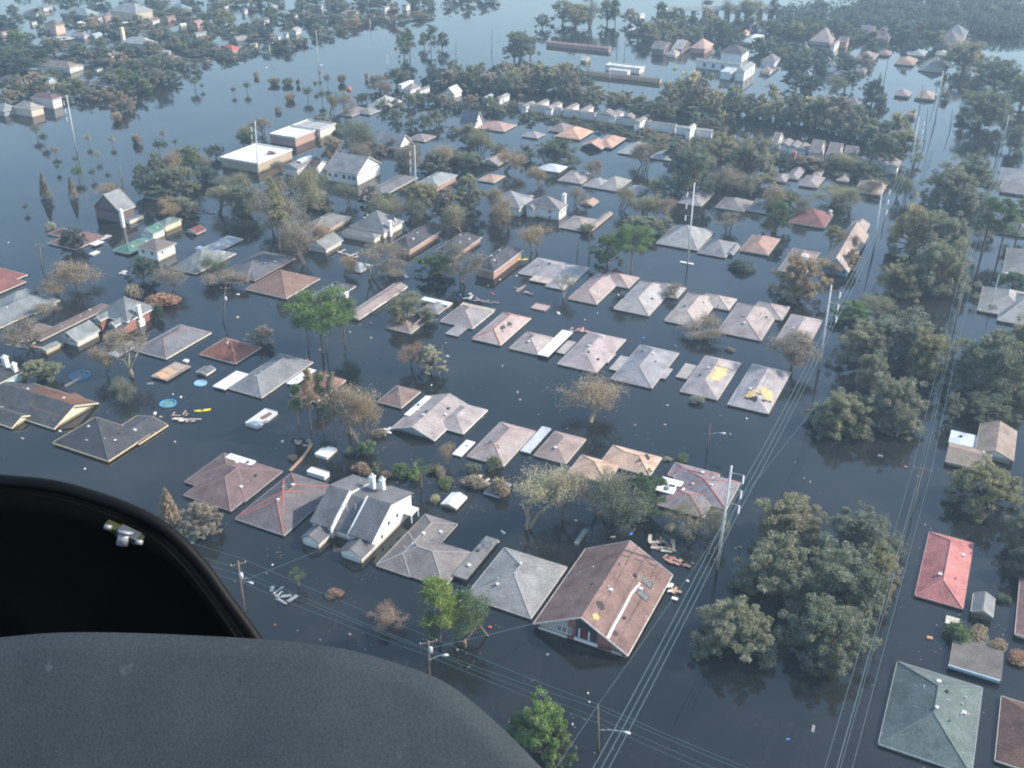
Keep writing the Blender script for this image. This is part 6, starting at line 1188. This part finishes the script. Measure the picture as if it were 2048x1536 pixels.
DEB = [(545,1130,6,0),(533,1147,5,0),(758,1248,5,0),(863,771,8,0),(1005,733,7,0),(1335,811,7,0),(1493,838,6,0),(1117,627,12,0),(1400,666,10,0),(1195,626,6,0),(1287,676,6,3),(1350,692,7,0),(1898,1238,12,0),(1905,1260,10,0),(1873,1251,5,0),(1859,1277,14,2),(1576,1479,10,3),(1626,1458,24,4),(1176,1387,5,0),(1179,1404,6,0),(1145,1450,7,1),(1471,1097,8,0),
 (1440,840-8,4,1),(1608,957,4,0),(1803,866-8,8,0),(1835,953,6,0),(1811,935,8,2),(1760,913,12,4),(475,635,8,1),(490,680,10,2),(480,712,6,1),(300,768,14,4),(476,589,10,0),(742,647,12,2),(812,553,16,0),(838,555,14,4),(922,660,8,5),(1033,552,6,1),(310,828,12,0),(322,835,6,1),(565,884,8,0),(180,876,6,1),(120,863,8,0),(45,877,8,1),(228,905,6,1),(170,938,6,0),(362,795,6,0),(346,789,4,0),(350,885,6,1),(17,485,6,0),(533,135,7,0),(642,130,8,0),(985,20,6,0),(1113,41,4,1),
 (1000,560,5,0),(975,572,6,1),(985,588,10,5),(940,588,10,1),(920,590,6,3),(1170,640,6,1),(1180,450,6,1),(1155,390,5,0),(1237,590,5,0),(870,1008,6,4),(1006,1065,14,0),(997,1085,7,0),(1152,1042,8,0),(1225,1075,12,1),(1262,1068,10,3),(1385,1128,5,1),(1375,1163,8,0),(1480,1095,6,1),(1330,850,6,1),(1135,858,5,1),(1145,905-8,8,0),(520,1010,5,1),(1040,800,5,1),(1035,785,8,1),(1077,830,6,4),(965,845-10,6,1),(880,700,5,0),(892,700-14,5,0),(720,650,5,1),(700,665,6,1),(742,676,5,0),(640,700,5,1),(615,720,5,5),(735,895-6,5,1),(660,1005,1,1),(1620,1005-40,4,1),(1850,1050,4,1),(1925,1500,4,1),(1210,505,4,1),(1560,545-30,4,1),(1115,870,5,1),(1270,860-10,5,1),(1590,925,4,1),(1460,870,5,1),(1095,1250+60,6,4),(980,1255,8,5),(915,1300,6,1),(730,1300,7,4),(700,1270,5,1),(640,1280,5,4),(550,1250,6,5),(595,1262,4,4)]
DC = [((.80,.79,.74),'white'), ((.45,.40,.34),'tan'), ((.55,.30,.14),'orange-brown'), ((.10,.22,.62),'blue'), ((.20,.21,.21),'greyish'), ((.55,.10,.08),'red')]
rd = random.Random(9)
for x, y, w, c in DEB:
    if y > 1180 and x < 520: continue
    B = P(x, y); s = max(.2, w/ppm(B)*(.7 if c == 0 and w < 12 else 1)); r = mk('floating_debris', None, 'debris', x, y, 0, rd.uniform(0, 3.1), auto=DC[c][1]+' scrap', group='scraps drifting on the flood'); r['kind'] = 'thing'; mb = MB()
    a, b, h = s/2, s/2*rd.uniform(.3, .8), rd.uniform(.12, .3)
    mb.add([(-a,-b*.8,-.1),(a*.9,-b,-.1),(a,b*.7,-.1),(-a*.8,b,-.1),(-a*.9,-b*.7,h),(a*.8,-b*.8,h*.6),(a*.85,b*.6,h),(-a*.7,b*.8,h*1.2)], [(3,2,1,0),(4,5,6),(4,6,7),(0,1,5,4),(1,2,6,5),(2,3,7,6),(3,0,4,7)])
    mb.build('scrap', plain(DC[c][0], .7, .15, 3, name='scrap_surface'), r)
# ---------------------------------------------------------------- the helicopter parts in front of the photographer
def at(x, y, dist):
    d = ray(x, y); return CAM + d*dist
def spline(pts, n):
    out = []
    for i in range(len(pts)-1):
        p0 = pts[max(0, i-1)]; p1, p2 = pts[i], pts[i+1]; p3 = pts[min(len(pts)-1, i+2)]
        for k in range(n):
            t = k/n; out.append(tuple(.5*((2*b)+(-a+c)*t+(2*a-5*b+4*c-d)*t*t+(-a+3*b-3*c+d)*t**3) for a, b, c, d in zip(p0, p1, p2, p3)))
    return out+[pts[-1]]
def cockpit():
    # rounded grey cowl: crest line, then the surface rolls away behind and slopes towards the camera in front
    crest = spline([(-420,1360),(-200,1300),(0,1275),(130,1265),(300,1267),(520,1278),(640,1290),(720,1305),(810,1332),(886,1362),(955,1412),(1014,1465),(1066,1518),(1104,1560),(1150,1640),(1190,1760)], 5)
    D = 1.15; C = [at(x, y, D) for x, y in crest]; root = empty('instrument_cowl', at(300, 1700, .9), 0); tag(root, 'rounded dark grey padded cowl filling the lower left foreground', 'aircraft cowl'); TOPS.append(root); LANDMARKS.append(('the grey cowl', (400, 1400)))
    o = root.location; mb = MB(); prof = []
    ctr = at(180, 2300, 1.05)
    for j in range(15):
        t = j/14; row = []
        for p in C:
            inw = (ctr-p)
            if j < 4:      # rolled edge behind the crest
                a = (3-j)/3; q = p + FW*(.025*a) - Vector((0,0,.05*a*a)) + inw*.012*a
            else:
                s = (j-3)/11; q = p + inw*(s*.62) - FW*(.10*s) + UPV*(.035*math.sin(s*math.pi)*(1-s)) 
            row.append(q-o)
        prof.append(row)
    n = len(C); vs = [v for r_ in prof for v in r_]; fs = [(j*n+i, j*n+i+1, (j+1)*n+i+1, (j+1)*n+i) for j in range(14) for i in range(n-1)]
    mb.add(vs, fs); lid = mb.build('padding', None, root, True); md = lid.modifiers.new('thick', 'SOLIDIFY'); md.thickness = .02; md.offset = 1
    mt, nt, b = new_mat('grey_vinyl', .88, .25); tc = nt.nodes.new("ShaderNodeTexCoord")
    c = ramp(nt, noise(nt, 9, 5, tc.outputs['Object'], .6), [(.3, (.024,.034,.040)), (.7, (.034,.045,.051))])
    c = mixc(nt, c, ramp(nt, noise(nt, 420, 2, tc.outputs['Object'], .7), [(.3, (.72,)*3), (.7, (1.3,)*3)]), 1.0)
    c = mixc(nt, c, (.10,.11,.11), ramp(nt, noise(nt, 34, 3, tc.outputs['Object'], .6), [(.68, (0,)*3), (.8, (.5,)*3)]), 'MIX'); nt.links.new(c, b.inputs['Base Color'])
    bp = nt.nodes.new("ShaderNodeBump"); bp.inputs['Strength'].default_value = .12; bp.inputs['Distance'].default_value = .0008; nt.links.new(noise(nt, 260, 2, tc.outputs['Object']), bp.inputs['Height']); nt.links.new(bp.outputs[0], b.inputs['Normal'])
    lid.data.materials.append(mt)
    # black door with its window seal
    outer = spline([(-500,930),(-250,925),(0,948),(120,962),(250,1003),(335,1050),(402,1117),(452,1185),(500,1250),(540,1310),(620,1430),(700,1600)], 6)
    inner = spline([(-500,965),(-250,960),(0,978),(105,992),(205,1020),(292,1060),(355,1112),(412,1180),(462,1250),(500,1310),(580,1430),(660,1600)], 6)
    D = 1.55; root = empty('aircraft_door', at(200, 1300, D), 0); tag(root, 'black aircraft door panel with curved rubber seal at the left foreground', 'aircraft door'); TOPS.append(root); LANDMARKS.append(('the dark aircraft door', (300, 1060))); o = root.location
    BLK, nt, b = new_mat('black_rubber', .55, .12); b.inputs['Base Color'].default_value = (.004,.005,.006,1)
    mb = MB(); O = [at(x, y, D)-o for x, y in outer]
    for a, b_ in zip(O, O[1:]): mb.tube(a-UPV*.010, b_-UPV*.010, .010, .010, 10, False)
    mb.build('outer_seal', BLK, root, True)
    mb = MB(); I = [at(x, y, D+.015)-o for x, y in inner]; O2 = [at(x, y, D+.005)-o for x, y in outer]; n = len(I)
    mb.add([q-UPV*.010 for q in O2]+I, [(i, i+1, n+i+1, n+i) for i in range(n-1)]); ch = mb.build('channel', plain((.012,.013,.013), .6, .3, 20, spec=.25, name='dark_channel'), root, True); s = ch.modifiers.new('t', 'SOLIDIFY'); s.thickness = .006
    mb = MB()
    for a, b_ in zip(I, I[1:]): mb.tube(a-FW*.004, b_-FW*.004, .0028, .0028, 8, False)
    mb.build('trim_line', plain((.055,.048,.038), .5, .4, 30, name='worn_trim'), root, True)
    mb = MB(); ctr = at(150, 1900, D+.08)-o; rows = [[a.lerp(ctr, t)+FW*.03*math.sin(t*3.1)+FW*.012 for a in I] for t in (0, .05, .12, .25, .45, .7)]
    vs = [v for r_ in rows for v in r_]; mb.add(vs, [(j*n+i, j*n+i+1, (j+1)*n+i+1, (j+1)*n+i) for j in range(5) for i in range(n-1)])
    pn = mb.build('door_panel', plain((.0022,.0032,.0036), .7, .3, 12, spec=.06, name='black_panel'), root, True); s = pn.modifiers.new('t', 'SOLIDIFY'); s.thickness = .02; s.offset = 1
    # latch
    R_ = empty('door_latch', at(246, 1072, D-.03), 0); tag(R_, 'small silver latch with two bolts on the black aircraft door', 'latch'); TOPS.append(R_); o = R_.location; L = lambda x, y, d: at(x, y, D-.03+d)-o
    SIL = plain((.22,.235,.25), .4, .2, 40, spec=.8, name='brushed_metal'); 
    MB().tube(L(244,1090,.0), L(250,1066,.0), .0085, .0095, 16).tube(L(250,1066,0), L(251,1062,0), .0115, .0115, 16).build('knob', SIL, R_, True)
    for x, y in ((215,1054), (277,1084)):
        MB().tube(L(x,y+4,.0), L(x+2,y-4,0), .006, .0055, 14).build('bolt', SIL, R_, True)
    mb = MB(); mb.bar(L(212,1048,.018), L(284,1081,.018), .014, .008); mb.build('plate', plain((.035,.05,.012), .6, .4, 60, name='green_primer'), R_)
    mb = MB(); mb.bar(L(238,1060,.006), L(276,1078,.006), .018, .01); mb.build('bracket', plain((.05,.06,.065), .5, .3, 40, name='grey_bracket'), R_)
cockpit()
# ---------------------------------------------------------------- haze
def haze():
    mt = bpy.data.materials.new('haze'); mt.use_nodes = True; nt = mt.node_tree; nt.nodes.clear(); out = nt.nodes.new("ShaderNodeOutputMaterial"); vol = nt.nodes.new("ShaderNodeVolumePrincipled")
    vol.inputs['Color'].default_value = (0.58, 0.80, 1.0, 1); vol.inputs['Density'].default_value = HAZE_D; vol.inputs['Anisotropy'].default_value = 0.2; nt.links.new(vol.outputs[0], out.inputs[1])
    o = MB().box(-1600, 1600, -60, 2600, -1, CAM_H+2.5).build('haze', mt); tag(o, 'thin blue haze over the flooded suburb', 'haze', kind='stuff')
HAZE_D = 0.00033
haze()
# ---------------------------------------------------------------- labels that single out each thing
def plural(s):
    return s[:-4]+'bushes' if s.endswith('bush') else (s+'s')
ORD = ['', 'leftmost', 'second', 'third', 'fourth', 'fifth', 'sixth', 'seventh', 'eighth', 'ninth', 'tenth', 'eleventh', 'twelfth', 'thirteenth', 'fourteenth']
def resolve():
    for o in TOPS:
        if '_auto' in o.keys():
            px = o['_px']; best = min(LANDMARKS, key=lambda l: (l[1][0]-px[0])**2+(l[1][1]-px[1])**2*2.2); dx, dy = px[0]-best[1][0], px[1]-best[1][1]
            rel = ('right of' if dx > 0 else 'left of') if abs(dx) > abs(dy)*1.1 else ('in front of' if dy > 0 else 'behind')
            o['label'] = o['_auto']+' '+rel+' '+best[0]
            if abs(dx)+abs(dy) < 10: o['label'] = o['_auto']+' close beside '+best[0]
    groups = {}
    for o in TOPS: groups.setdefault(o['label'], []).append(o)
    for lab, os_ in groups.items():
        if len(os_) < 2: continue
        os_.sort(key=lambda o: o['_px'][0] if '_px' in o.keys() else pix(o.location)[0]); n = len(os_)
        for i, o in enumerate(os_):
            if i == 0: o['label'] = 'leftmost '+lab
            elif i == n-1: o['label'] = 'rightmost '+lab
            else: o['label'] = (ORD[i+1] if i < 13 else str(i+1)+'th')+' from left, '+lab
    for o in TOPS:
        for k in ('_auto', '_px', '_w'):
            if k in o.keys(): del o[k]
resolve()
print('TREES', NT, 'TOPS', len(TOPS))
from collections import Counter
